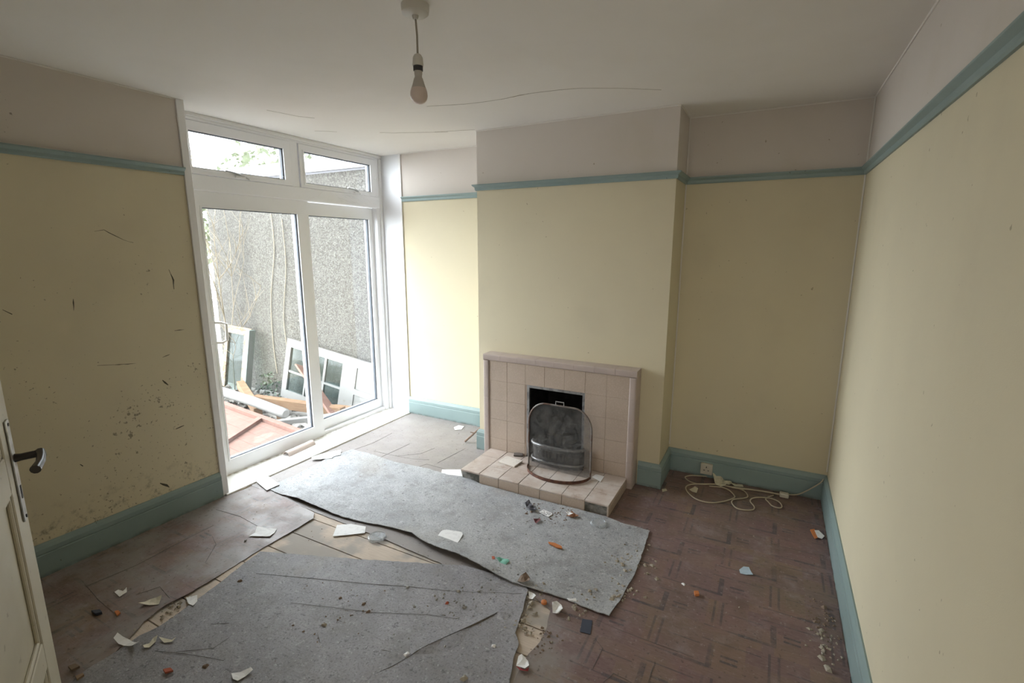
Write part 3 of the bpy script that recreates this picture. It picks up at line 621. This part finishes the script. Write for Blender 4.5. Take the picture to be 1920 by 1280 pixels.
def rounded(P, f=.28, n=5):
    out = []
    for i in range(len(P)):
        a, b, c = Vector(P[i-1]), Vector(P[i]), Vector(P[(i+1) % len(P)]); p, q = b.lerp(a, f), b.lerp(c, f)
        out += [tuple(p.lerp(b, t).lerp(b.lerp(q, t), t)) for t in [k/n for k in range(n+1)]]
    return out
scrap('paper_sheet', 'lined white paper poking out under the big grey sheet', 'paper', [(632, 984), (658, 982), (686, 987), (684, 999), (650, 1003), (624, 1005)], PAPER, .0065)
scrap('coaster', 'white square coaster with rounded corners on the big grey lino', 'coaster', rounded([(830, 992.5), (870.5, 998.5), (857, 1021), (815.5, 1012)]), PAPER, .016, thick=.004)
scrap('paper_note', 'crumpled white note on the brown lino left of the bare boards', 'paper', [(482, 988), (500, 990), (519, 992), (515, 999), (506, 1007), (466, 1006), (478, 999)], PAPER, .006, .008, crease=.004)
scrap('torn_paper', 'torn white paper with ragged edge on the door threshold', 'paper', [(584, 857), (600, 852), (640, 843), (638, 853), (626, 855), (622, 859), (585, 862)], PAPER, .0165, crease=.002)
scrap('paper_sheet', 'white paper corner tucked between threshold and big grey sheet', 'paper', [(480, 902), (504, 893), (524, 908), (500, 919)], PAPER, .0155)
scrap('foil_wrapper', 'mint green and white sweet wrapper on the big grey lino', 'wrapper', [(930, 1049), (938, 1046), (953, 1050), (955, 1054), (948, 1059), (938, 1056)], TEALW, .014, .01, crease=.008, grid=.01)
scrap('brick_crumb', 'small red crumb beside the mint green wrapper', 'crumb', [(922, 1044), (927, 1044), (928, 1049), (923, 1050)], RED, .014, thick=.006)
scrap('orange_stick', 'orange plastic sliver on the big grey lino', 'plastic piece', [(1028, 1017), (1040, 1019), (1053, 1025), (1054, 1029), (1044, 1027), (1030, 1020)], ORANGE, .014, thick=.006)
scrap('brown_rag', 'folded brown paper scrap near the lifted edge of the grey lino', 'scrap', [(970, 1090), (976, 1082), (986, 1078), (994, 1084), (992, 1093), (980, 1094)], BROWN, .022, .014, crease=.01, grid=.012)
scrap('tissue', 'crumpled white tissue just below the edge of the big grey sheet', 'tissue', [(1035, 1134), (1044, 1130), (1052, 1134), (1055, 1147), (1044, 1153), (1036, 1150)], PAPER, .008, .012, crease=.014, grid=.01)
scrap('paper_scrap', 'pale scrap at the top of the tear in the foreground sheet', 'paper', [(991, 1111), (1000, 1112), (1005, 1119), (998, 1124), (992, 1122)], PAPER, .012, .006, crease=.006, grid=.01)
scrap('paper_scrap', 'long thin white scrap lying on the lip of the grey sheet', 'paper', [(1063, 1121), (1070, 1124), (1080, 1122), (1081, 1127), (1066, 1127)], PAPER, .034, .004, crease=.004, grid=.01)
cd = scrap('playing_card', 'small dark blue picture card below the corner of the grey sheet', 'card', [(1092, 1160), (1111, 1163), (1107, 1189), (1087, 1184)], CARD, .007)
scrap('paper_label', 'white and red paper label at the foot of the tear', 'paper', [(972, 1232), (978, 1229), (990, 1239), (992, 1250), (984, 1256), (968, 1248)], PAPER, .013, .008, crease=.006)
RW = flat_mat('red_edge', (.35, .05, .06)); scrap('red_wrapper', 'dark red wrapper edge under the paper label', 'wrapper', [(968, 1249), (984, 1256), (992, 1251), (990, 1258), (975, 1256)], RW, .012, thick=.002, grid=.01)
lb = scrap('printed_label', 'small white label with black print before the hearth', 'label', [(1019, 955), (1037, 963), (1028, 969), (1011, 960)], PAPER, .013)
for t in (.25, .5, .75):
    pass
a_, b_, c_, d_ = [Vector((*fl(u, v, .0149), .0149)) for u, v in ((1019, 955), (1037, 963), (1028, 969), (1011, 960))]
for r_ in (.25, .5, .75):
    for q_ in range(5):
        if random.random() < .15: continue
        s0 = .12+q_*.16; m = MB(); pr = lambda s, r: a_.lerp(b_, s).lerp(d_.lerp(c_, s), r)
        m.v = [pr(s0, r_-.06), pr(s0+.11, r_-.06), pr(s0+.11, r_+.06), pr(s0, r_+.06)]; m.v += [p+Vector((0, 0, .0003)) for p in m.v]
        m.f = [(0, 1, 2, 3), (4, 5, 6, 7), (0, 1, 5, 4), (1, 2, 6, 5), (2, 3, 7, 6), (3, 0, 4, 7)]; m.build('print', INK, lb)
scrap('card_scrap', 'pale blue paper scrap with a red edge on the patterned lino', 'paper', [(1386, 1068), (1394, 1063), (1404, 1064), (1412, 1078), (1398, 1078), (1388, 1075)], BLUEP, .006, .006)
scrap('sweet_packet', 'orange and white packet against the right baseboard', 'packet', [(1519, 994), (1527, 993), (1533, 1009), (1528, 1011)], ORANGE, .007, .003, thick=.004)
scrap('paper_scrap', 'white paper lying over the orange packet by the right baseboard', 'paper', [(1527, 994), (1535, 994), (1546, 1005), (1541, 1010), (1533, 1007)], PAPER, .012, .003)
scrap('crumpled_packaging', 'crumpled white packaging lying on the cable under the socket', 'packaging', [(1335, 893), (1346, 891), (1360, 902), (1370, 904), (1372, 911), (1352, 913), (1342, 909)], PAPER2, .014, .03, crease=.014, grid=.015)
scrap('torn_strip', 'torn cream strip behind the packaging under the socket', 'paper', [(1368, 905), (1380, 908), (1392, 909), (1394, 913), (1378, 912)], PAPER2, .012, .006, crease=.004, grid=.015)
scrap('paper_scrap', 'cream scrap inside the loop of cable', 'paper', [(1292, 918), (1303, 912), (1309, 916), (1306, 924), (1298, 922)], PAPER2, .007, .006)
scrap('paper_scrap', 'small white scrap at the corner of the chimney breast baseboard', 'paper', [(1241, 917), (1249, 916), (1251, 920), (1242, 922)], PAPER2, .007, .004)
scrap('paper_scrap', 'white scrap on the dark lino by the left baseboard', 'paper', [(215, 1112), (222, 1107), (231, 1110), (238, 1102), (238, 1111), (224, 1119)], PAPER, .007, .012, crease=.006)
scrap('folded_leaflet', 'cream and grey leaflet with a raised end left of the long tear', 'leaflet', [(260, 1135), (283, 1123), (304, 1120), (298, 1133), (280, 1135)], PAPER2, .008, .022)
scrap('paper_scrap', 'white and red scrap across the long tear', 'paper', [(349, 1121), (370, 1117), (370, 1127), (362, 1137), (353, 1132)], PAPER, .011, .008, crease=.003)
scrap('curled_paper', 'curled white paper strip near the open door', 'paper', [(214, 1203), (222, 1195), (242, 1199), (262, 1212), (255, 1219), (240, 1212), (222, 1208)], PAPER, .013, .03)
scrap('curled_peel', 'cream peel-like curl right of the curled paper', 'scrap', [(268, 1212), (280, 1206), (288, 1196), (296, 1194), (292, 1204), (280, 1214), (271, 1216)], PAPER2, .012, .012)
scrap('curled_peel', 'cream peel-like curl with a pointed tail', 'scrap', [(298, 1197), (308, 1197), (322, 1200), (330, 1196), (322, 1204), (308, 1205)], PAPER2, .012, .010)
scrap('paper_strip', 'white folded strip at the bottom edge of the foreground sheet', 'paper', [(434, 1264), (450, 1260), (471, 1254), (475, 1259), (446, 1277), (437, 1275)], PAPER, .013, .012)
scrap('orange_crumb', 'orange crumb on the dark lino near the leaflet', 'crumb', [(215, 1148), (222, 1146), (226, 1150), (220, 1155)], ORANGE, .007, thick=.008, grid=.01)
scrap('brick_crumb', 'flat red brick chip at the bottom left', 'crumb', [(306, 1257), (320, 1254), (325, 1259), (310, 1263)], RED, .013, thick=.008, grid=.01)
scrap('black_lump', 'small black lump on the dark lino by the open door', 'lump', [(172, 1148), (188, 1146), (192, 1151), (180, 1154)], CARD, .007, thick=.012, grid=.01)
scrap('bark_chip', 'brown bark chip beside the open door foot', 'chip', [(128, 1252), (142, 1247), (150, 1252), (135, 1259)], BROWN, .012, thick=.010, grid=.01)
scrap('wood_chip', 'tan wood chip at the very bottom left', 'chip', [(142, 1270), (156, 1264), (158, 1267), (145, 1276)], flat_mat('tan_wood_chip', (.33, .22, .14)), .012, thick=.008, grid=.01)
scrap('orange_crumb', 'orange crumb on the patterned lino right of the grey sheet', 'crumb', [(1301, 1111), (1309, 1111), (1311, 1117), (1303, 1118)], ORANGE, .006, thick=.012, grid=.01)
scrap('paper_card', 'pale card with a line border beside the left corner of the hearth', 'card', [(829, 880), (864, 880), (867, 893), (826, 891)], PAPER, .008)
scrap('paper_scrap', 'small white card scrap near the baseboard of the left alcove', 'paper', [(851, 801), (860, 797), (870, 799), (865, 805), (853, 806)], PAPER, .006)
scrap('leaf', 'dry orange leaf on the lino beside the threshold', 'leaf', [(464, 892), (472, 890), (482, 888), (478, 893), (466, 895)], flat_mat('dry_leaf', (.50, .14, .05)), .007, .008, grid=.01)
scrap('dead_leaf', 'curled brown leaf heap against the hearth front', 'leaf', [(1062, 968), (1072, 962), (1085, 968), (1074, 972)], flat_mat('rust_leaf', (.32, .15, .08)), .013, .02, crease=.012, grid=.012)
scrap('plaster_flake', 'white plaster flake on top of the brown leaf heap', 'flake', [(1060, 961), (1068, 960), (1075, 964), (1066, 966)], PAPER, .03, .004, crease=.004, grid=.01)
scrap('dark_wrapper', 'dark crumpled wrapper before the hearth, left of the printed label', 'wrapper', [(983, 944), (992, 942), (1000, 950), (1007, 958), (1000, 960), (988, 953)], flat_mat('dark_plastic', (.07, .07, .085), .35), .013, .016, crease=.014, grid=.012)
scrap('red_rag', 'maroon scrap before the hearth, below the printed label', 'scrap', [(1000, 975), (1012, 972), (1014, 976), (1005, 982)], flat_mat('maroon', (.13, .035, .04)), .013, .006, crease=.008, grid=.012)
# bottle cap
cap = MB().lathe([(.013, 0), (.014, .001), (.013, .010), (.010, .012), (.001, .012)], (*fl(1020, 1130, .007), .006), 14).build('bottle_cap', ORANGE, smooth=True); tag(cap, 'orange bottle cap below the edge of the big grey sheet', 'cap')
# clear plastic lids
LID = bpy.data.materials.new('clear_plastic'); LID.use_nodes = True; glassify(LID, .12, .30, (.9, .92, .94), .45, (.78, .80, .82))
def lid(name, label, u, v, r, z):
    x, y = fl(u, v, z); o = MB().lathe([(r, 0), (r, .004), (r*.96, .010), (r*.88, .012), (r*.84, .006), (.001, .006)], (x, y, z), 28).build(name, LID, smooth=True); tag(o, label, 'lid', 'clear plastic lids on the floor'); return o
lid('plastic_lid', 'clear plastic cup lid beside the lifted edge of the grey sheet', 707, 1007, .052, .0065)
lid('plastic_lid', 'clear round plastic lid by the right corner of the hearth', 1122, 981, .048, .0135)
# loose tiles on the hearth
def loose(name, label, u, v, sx, sy, th_, rz, mat, z=HZ+.001, rx=0):
    x, y = fl(u, v, z); o = MB().box((-sx/2, -sy/2, 0), (sx/2, sy/2, th_)).build(name, mat, None, .0015); o.location = (x, y, z); o.rotation_euler = (rx, 0, rz); return tag(o, label, 'tile')
lt = loose('loose_tile', 'loose pale tile with a round mark on the left of the hearth', 957, 866, .15, .105, .010, -.15, flat_mat('pale_loose_tile', (.68, .62, .56)), HZ+.004, .06)
x, y = fl(966, 870, HZ+.012); MB().lathe([(.010, 0), (.010, .0008), (.001, .0008)], (x-lt.location.x, y-lt.location.y, .0085), 14).build('round_mark', M('brown_mark', (.16, .09, .06), .8), lt)
loose('broken_tile', 'dark broken tile edge tucked behind the loose pale tile', 972, 853, .07, .05, .010, .4, flat_mat('dark_tile', (.14, .12, .11)), HZ+.002)
o = scrap('paper_scrap', 'white paper lying on the right of the hearth beside the guard', 'paper', [(1110, 894), (1118, 889), (1133, 893), (1126, 903)], PAPER, HZ+.002)
# stick leaning in the left alcove
ST = M('bark_stick', (.24, .16, .12), .8)
a0, a1 = (.938, 3.333, .012), (1.088, 3.40, .17); k_ = empty('stick', a0, 'thin brown twig leaning on the chimney breast in the left alcove', 'twig')
keep(MB().tube([a0, Vector(a0).lerp(Vector(a1), .35), Vector(a0).lerp(Vector(a1), .7), a1], [.009, .008, .0075, .006], 8).build('shaft', ST, smooth=True), k_)
pm = Vector(a0).lerp(Vector(a1), .5); keep(MB().tube([pm, pm+Vector((-.03, -.02, .01))], [.006, .003], 6).build('twig_stub', ST), k_)
# crumbs: uncountable grit
def chunk(m, x, y, z, s):
    i = len(m.v); rot = Matrix.Rotation(random.random()*6, 4, 'Z')
    for dx, dy, dz in ((-1, -1, 0), (1, -.8, 0), (.9, 1, 0), (-1, .8, 0), (-.6, -.5, 1), (.7, -.4, .8), (.4, .6, 1), (-.5, .5, .7)):
        p = rot @ Vector((dx*s*random.uniform(.6, 1.2), dy*s*random.uniform(.5, 1), dz*s*random.uniform(.5, 1))); m.v.append(p+Vector((x, y, z)))
    m.f += [tuple(i+k for k in q) for q in ((0, 3, 2, 1), (4, 5, 6, 7), (0, 1, 5, 4), (1, 2, 6, 5), (2, 3, 7, 6), (3, 0, 4, 7))]
def zat(x, y):
    if inpoly(x, y, big_poly): return bz(x, y, .3)
    if inpoly(x, y, fr_poly): return .0098
    return .0055
ms = [MB(), MB(), MB()]
clusters = [((1185, 1060), 90, .10, 0), ((1165, 1120), 40, .05, 0), ((1540, 1165), 90, .06, 1), ((1545, 1205), 40, .05, 0), ((640, 1150), 40, .12, 1), ((900, 1120), 60, .16, 2), ((1040, 965), 130, .07, 1), ((1000, 952), 60, .035, 1), ((1068, 966), 60, .03, 1), ((330, 1140), 40, .05, 0), ((1000, 1125), 50, .06, 0), ((1085, 1135), 40, .07, 0), ((860, 1145), 60, .15, 2), ((980, 1170), 40, .04, 0), ((1020, 1205), 30, .04, 1), ((310, 905), 30, .08, 1), ((1060, 1000), 50, .25, 2)]
for (u, v), n, sp, k in clusters:
    cx, cy = fl(u, v)
    for i in range(n):
        x, y = cx+random.gauss(0, sp*.6), cy+random.gauss(0, sp); 
        if .05 < x < 3.55 and .1 < y < 3.6: chunk(ms[k], x, y, zat(x, y)-.001, abs(random.gauss(0, .0048 if k == 0 else .003))+.0012)
for i in range(700):
    x, y = random.uniform(.05, 3.55), random.uniform(.5, 3.6)
    if 1.2 < x < 2.45 and y > 2.72: continue
    if 1.1 < x < 2.6 and y > 3.25: continue
    chunk(ms[random.choice((0, 1, 1, 2))], x, y, zat(x, y)-.001, abs(random.gauss(0, .0015))+.0008)
for m, mt, lb_ in zip(ms, (PLASTER, BROWN, GREYW), ('pale plaster grit scattered over the floor', 'dark brown grit scattered over the floor', 'grey grit scattered over the floor')):
    tag(m.build('floor_grit', mt), lb_, 'grit', None, 'stuff')
# larger crumbs one can pick out
for lab, u, v, s, mt in (('grey-brown pebble in the middle of the foreground sheet', 764, 1102, .012, GREYW), ('reddish pebble right of the middle of the foreground sheet', 838, 1131, .009, RED), ('white crumb on the lino near the orange crumb', 1282, 1094, .009, PAPER), ('brown crumb on the foreground sheet left of centre', 690, 1147, .009, BROWN), ('pale crumb on the foreground sheet at lower left of centre', 607, 1172, .011, PLASTER),
                         ('flat pale shell-like chip near the right baseboard', 1541, 1232, .014, PLASTER), ('white chip by the right baseboard rubble', 1553, 1253, .016, PLASTER), ('dark shell crumb at the lower left of the foreground sheet', 385, 1250, .012, BROWN), ('white bent flake between the tear and the split', 925, 1212, .010, PAPER), ('pale crumb at the bottom centre edge', 870, 1272, .016, PLASTER), ('grey lump on the threshold lino near the folded note', 460, 1013, .011, GREYW), ('dark twig crumb on the dark sheet below the long tear', 450, 1090, .011, BROWN), ('white flat crumb above the split in the foreground sheet', 762, 1228, .014, PAPER)):
    m = MB(); x, y = fl(u, v, .008); chunk(m, 0, 0, 0, s); o = m.build('crumb', mt); o.location = (x, y, zat(x, y)-.001); tag(o, lab, 'crumb', 'loose crumbs on the floor')

# ------------------------------------------------------------------ cobwebs in the window corner
WEB = M('cobweb_silk', (.85, .85, .87), .9); m = MB()
def wp(u, v, dx): p = at(u, v, 0, XW+dx); return Vector((float(p[0]), float(p[1]), float(p[2])))
for i in range(64):
    a = wp(random.uniform(622, 690), random.uniform(352, 372), random.uniform(.02, .05)); b = wp(random.uniform(698, 714), random.uniform(372, 392), random.uniform(.05, .15))
    c_ = a.lerp(b, .5)+Vector((0, 0, random.uniform(-.05, -.005))); m.tube(curve_pts([a, c_, b], 5), .0009, 3)
for (a, b) in (((580, 372), (612, 352)), ((530, 330), (545, 327)), ((700, 334), (708, 331)), ((702, 396), (700, 440))):
    a, b = wp(*a, .03), wp(*b, .04); m.tube(curve_pts([a, a.lerp(b, .5)+Vector((0, 0, -.02)), b], 6), .0012, 4)
tag(m.build('cobweb', WEB), 'dusty white cobweb across the right end of the window transom', 'cobweb', None, 'stuff')

# ------------------------------------------------------------------ outside
GZ = -.32
PAVE = M('yard_ground', (.26, .25, .235), .95); PAVE.mottle(5, (.13, .125, .11), .4, .65); PAVE.bump(PAVE.noise(20, 5), .6, .03)
struct(bx('ground', PAVE, (-16, -8, GZ-.2), (-.33, 16, GZ)))
DASH = M('pebbledash', (.135, .129, .118), .95, .2); DASH.mottle(1.5, (.118, .112, .10), .4, .7); DASH.mottle(62, (.07, .066, .059), .44, .58, .85, detail=2); DASH.mottle(70, (.20, .192, .175), .55, .66, .85, detail=2, off=(3, 1, 2)); DASH.bump(DASH.noise(75, 3, .6), 1., .02)
struct(bx('wall_garden', DASH, (-3.92, 4.25, GZ), (-.33, 4.5, 2.50)))
struct(bx('wall_house_outside', DASH, (-.45, -3, H+.02), (-.33, 9, 6.2)))  # unseen upper storey, height raised to keep sky light off the yard
struct(bx('wall_house_side', DASH, (-.45, YL+.02, GZ), (-.33, 4.25, H+.02)))
struct(bx('wall_house_flank', DASH, (-.45, -3, GZ), (-.33, YT-.05, H+.02)))
WO = M('weathered_white_paint', (.18, .177, .168), .6); WO.mottle(12, (.13, .115, .09), .6, .75, .7); WO.mottle(30, (.10, .075, .055), .66, .74, .6)
FAS = M('white_fascia', (.42, .43, .45), .5)
ro = empty('shed_roof', (-2.1, 4.3, 2.5), 'white edged flat roof of the outbuilding behind the rendered wall', 'roof')
keep(bx('fascia', FAS, (-4.0, 4.20, 2.52), (-.33, 4.25, 2.66)), ro); keep(bx('deck', M('felt', (.25, .25, .27), .9), (-4.0, 4.25, 2.50), (-.33, 6.5, 2.60)), ro)
# old half-glazed door on its side against the wall
dx_, tilt = Vector((-2.30, 4.17, .50)), .125
od = empty('old_glazed_door', dx_, 'old white half-glazed door lying on its side against the grey wall', 'door')
ax = Vector((math.cos(tilt), 0, -math.sin(tilt))); dn = Vector((-math.sin(tilt), -.14, -math.cos(tilt))).normalized(); nn = ax.cross(dn).normalized()
MT = Matrix((( ax.x, nn.x, dn.x, dx_.x), (ax.y, nn.y, dn.y, dx_.y), (ax.z, nn.z, dn.z, dx_.z), (0, 0, 0, 1)))
sgn = -1 if nn.y > 0 else 1
def ob(name, mat, s0, s1, t0, t1, d0=0, d1=.04, par=od): return keep(MB().box((s0, d0*sgn, t0), (s1, d1*sgn, t1), MT).build(name, mat, None, 0), par)
LW = 1.98; TW = .765
ob('stile', WO, 0, LW, 0, .10); ob('stile', WO, 0, LW, TW-.10, TW)
for a, b in ((0, .085), (1.0, 1.23), (1.86, LW)): ob('rail', WO, a, b, .10, TW-.10)
for a, b in ((.385, .41), (.69, .725)): ob('glazing_bar', WO, a, b, .10, TW-.10, .008, .034)
for a, b in ((.085, .385), (.41, .69), (.725, 1.0)): ob('glazing_bar', WO, a, b, .40, .425, .008, .034)
OGL = bpy.data.materials.new('dusty_glass'); OGL.use_nodes = True; glassify(OGL, .02, .02, (.75, .82, .82), 0.0, (.25, .27, .26))
for a, b in ((.085, .385), (.41, .69), (.725, 1.0)):
    for c0, c1_ in ((.10, .40), (.425, TW-.10)): ob('pane', OGL, a, b, c0, c1_, .018, .022)
ob('rail', WO, 1.23, 1.86, .355, .425)
for c0, c1_ in ((.10, .355), (.425, TW-.10)): ob('panel', WO, 1.23, 1.86, c0, c1_, .010, .028)
# old window casement leaning on the wall
OW = M('flaked_frame_paint', (.25, .21, .15), .8); OW.mottle(18, (.14, .09, .05), .45, .6, .9); OW.mottle(25, (.30, .31, .29), .55, .65, .8)
GT = M('greenish_pale_paint', (.16, .20, .185), .7)
b0 = Vector((-3.42, 3.86, GZ)); cs = empty('old_casement', b0, 'old narrow window casement with flaking paint leaning on the wall', 'window')
MC = Matrix.Translation(b0) @ Matrix.Rotation(math.radians(-8), 4, 'X') @ Matrix.Rotation(math.radians(4), 4, 'Y') @ Matrix.Rotation(math.radians(8), 4, 'Z')
def cbx(name, mat, a, b): return keep(MB().box(a, b, MC).build(name, mat, None, 0), cs)
CW, CH = .40, .92
cbx('stile', OW, (0, 0, 0), (.055, .05, CH)); cbx('stile', OW, (CW-.06, 0, 0), (CW, .05, CH)); cbx('rail', OW, (.055, 0, CH-.06), (CW-.06, .05, CH)); cbx('rail', OW, (.055, 0, 0), (CW-.06, .05, .08)); cbx('pane', OGL, (.055, .02, .08), (CW-.06, .025, CH-.06)); cbx('outer_frame', GT, (CW, -.02, 0), (CW+.05, .08, CH+.02)); cbx('outer_frame', OW, (-.02, .05, CH), (CW, .08, CH+.03))
# timber boards in front of the door
TIM = M('reddish_ply', (.165, .088, .07), .85, .2); TIM.mix(TIM.noise(5, 5, stretch=(8, 1.5, 1)).step(.35, .7), (.20, .122, .10), .8); TIM.mottle(20, (.07, .04, .03), .62, .72, .7)
TIM2 = M('raw_timber', (.20, .125, .075), .8, .2); TIM2.mix(TIM2.noise(6, 5, stretch=(1, 1, 16)).step(.35, .7), (.13, .075, .042), .7)
pn = empty('ledged_boards', (-1.1, 2.5, -.05), 'reddish plank panel with battens lying on the rubble outside the glass', 'timber panel')
MP = Matrix.Translation((-.60, 2.9, -.035)) @ Matrix.Rotation(math.radians(-7), 4, 'Z') @ Matrix.Rotation(math.radians(-2), 4, 'X')
nb_ = 8
for i in range(nb_): keep(MB().box((-1.75, -i*.145-.143, -.02+random.uniform(-.004, .004)), (.10, -i*.145, 0), MP).build('plank', TIM, None, .002), pn)
keep(MB().box((-1.75, -.06, 0), (.10, .0, .035), MP).build('batten', TIM, None, .002), pn)
keep(MB().box((-.03, -1.15, 0), (.03, -.06, .035), MP @ Matrix.Translation((-.65, 0, 0)) @ Matrix.Rotation(math.radians(35.8), 4, 'Z')).build('batten', TIM, None, .002), pn)
for a in (-1.6, -.2): keep(MB().box((a, -1.2, -.27), (a+.09, -.1, -.02), MP).build('bearer', TIM2, None), pn)
def beam(name, label, a, b, w, h, mat, cat='plank', roll=0):
    a, b = Vector(a), Vector(b); d = (b-a).normalized(); s = d.cross(Vector((0, 0, 1))).normalized(); u = s.cross(d); s, u = s*math.cos(roll)+u*math.sin(roll), u*math.cos(roll)-s*math.sin(roll)
    mt = Matrix(((s.x, u.x, d.x, a.x), (s.y, u.y, d.y, a.y), (s.z, u.z, d.z, a.z), (0, 0, 0, 1)))
    return tag(MB().box((-w/2, -h/2, 0), (w/2, h/2, (b-a).length), mt).build(name, mat, None, .004), label, cat)
po = MB().tube([(-2.35, 3.23, .03), (-1.6, 3.15, .03), (-1.04, 3.075, .02), (-1.02, 3.073, .02)], [.052, .052, .052, .035], 14).build('white_pole', WO, smooth=True); tag(po, 'thick white painted pole lying behind the reddish boards', 'pole')
beam('timber_post', 'yellowish timber baulk slanting down from the old casement', (-2.86, 3.80, -.10), (-1.98, 3.42, -.22), .09, .10, TIM2)
beam('timber_beam', 'long tan beam lying in front of the old glazed door', (-2.45, 3.66, -.20), (-1.0, 3.78, -.17), .09, .11, TIM2)
beam('orange_board', 'orange board leaning across the old glazed door', (-1.98, 4.03, .20), (-.85, 3.62, -.26), .14, .025, TIM, roll=.5)
beam('short_prop', 'short upright timber offcut under the tan beam', (-1.62, 3.42, GZ), (-1.63, 3.43, -.12), .045, .045, TIM2)
beam('white_batten', 'white painted batten on the ground near the door track', (-1.50, 3.18, -.20), (-.95, 3.62, -.16), .07, .05, WO)
beam('tan_board', 'tan board end lying below the panels of the old door', (-1.25, 3.85, -.17), (-.6, 3.95, -.16), .12, .03, TIM2)
# rubble under and around
RUB = M('rubble', (.13, .125, .115), .95); RUB.mottle(12, (.07, .065, .055), .4, .65); m = MB()
for i in range(420):
    x, y = random.uniform(-3.2, -.6), random.uniform(3.0, 4.2); s = random.uniform(.015, .05); chunk(m, x, y, GZ, s)
for i in range(160):
    x, y = random.gauss(-2.75, .22), random.gauss(3.62, .16); chunk(m, x, y, GZ+random.uniform(0, .14), random.uniform(.02, .07))
tag(m.build('rubble', RUB), 'grey rubble and broken mortar on the yard ground', 'rubble', None, 'stuff')
# bare shrub
BARK = M('pale_bare_twigs', (.27, .23, .17), .9)
def grow(m, p, d, L, r, lv):
    p = Vector(p); d = Vector(d).normalized(); pts = [p]; n = 5
    for i in range(n):
        d = (d+Vector((random.uniform(-.16, .16), random.uniform(-.12, .10), random.uniform(-.06, .10)))).normalized(); p = p+d*L/n
        if p.y > 4.21: p.y = 4.21
        pts.append(p)
    m.tube(pts, [r*(1-.6*i/n) for i in range(n+1)], 5 if lv == 0 else 4)
    if lv < 2:
        for i in range(10 if lv == 0 else 5):
            q = pts[random.randint(1, n)]; s = Vector((random.uniform(-1, 1), random.uniform(-.7, .35), random.uniform(-.1, .9)))
            grow(m, q, (d*.6+s).normalized(), L*random.uniform(.32, .55), r*.6, lv+1)
def shrub(label, stems, spread):
    sh = empty('bare_shrub', (*stems[0][0][:2], GZ), label, 'shrub')
    for p, d, L, r in stems:
        m = MB(); grow(m, p, d, L, r*.6, 0); keep(m.build('stem', BARK, smooth=True), sh)
shrub('leafless pale shrub in front of the grey wall at the left', [((-3.55, 4.02, GZ), (.10, 0, 1), 2.6, .022), ((-3.60, 3.98, GZ), (-.08, -.05, 1), 2.2, .018), ((-3.40, 4.05, GZ), (.22, 0, 1), 2.0, .014), ((-3.75, 3.9, GZ), (.05, .02, 1), 2.4, .015)], .3)
for i, (us, lab) in enumerate((([(520, 700), (512, 640), (508, 560), (514, 470), (508, 400)], 'dry climbing stem on the grey wall, left one'), ([(545, 690), (532, 600), (536, 500), (528, 410)], 'dry climbing stem on the grey wall, nearer the sash stile'))):
    P_ = [Vector([float(q) for q in at(u, v, 1, 4.235)]) for u, v in us]; m = MB(); m.tube(curve_pts(P_, 6), .006, 5)
    tag(m.build('climbing_stem', BARK, smooth=True), lab, 'vine', 'dry stems on the garden wall')
# ivy tuft at the wall foot
LEAF = M('dark_leaf', (.025, .05, .02), .5); m = MB()
for i in range(90):
    x, y, z = random.gauss(-2.75, .10), random.gauss(4.12, .05), abs(random.gauss(-.16, .10)) * -1; z = max(GZ+.02, z)
    a = Vector((random.uniform(-1, 1), random.uniform(-1, 1), random.uniform(-1, 1))).normalized(); b = a.orthogonal().normalized(); s = random.uniform(.015, .03); c_ = Vector((x, y, z)); i0 = len(m.v)
    m.v += [c_-a*s, c_+b*s*.6, c_+a*s, c_-b*s*.6]; m.f.append((i0, i0+1, i0+2, i0+3))
tag(m.build('ivy_tuft', LEAF), 'small dark green ivy tuft at the foot of the grey wall', 'ivy')
# trees beyond the roof
LF = M('pale_foliage', (.15, .17, .11), .7)
def tree(label, x, y, z, r, n):
    t = empty('tree', (x, y, GZ), label, 'tree', 'trees beyond the yard'); m = MB()
    for i in range(n):
        v = Vector((random.gauss(0, 1), random.gauss(0, 1), random.gauss(0, 1))).normalized()*r*random.uniform(.5, 1); v.z *= .8; c_ = Vector((x, y, z))+v
        a = Vector((random.uniform(-1, 1), random.uniform(-1, 1), random.uniform(-1, 1))).normalized(); b = a.orthogonal().normalized(); s = random.uniform(.05, .11); i0 = len(m.v)
        m.v += [c_-a*s, c_+b*s*.6, c_+a*s, c_-b*s*.6]; m.f.append((i0, i0+1, i0+2, i0+3))
    tag(keep(m.build('crown', LF), t), kind='stuff'); keep(MB().tube([(x, y, GZ), (x, y, z)], [.14, .08], 8).build('trunk', BARK), t)
tree('pale leafy tree beyond the flat roof', -7.6, 8.2, 3.4, 1.2, 900)
tree('pale tree behind the left end of the garden wall', -6.6, 6.2, 2.1, 1.0, 700)
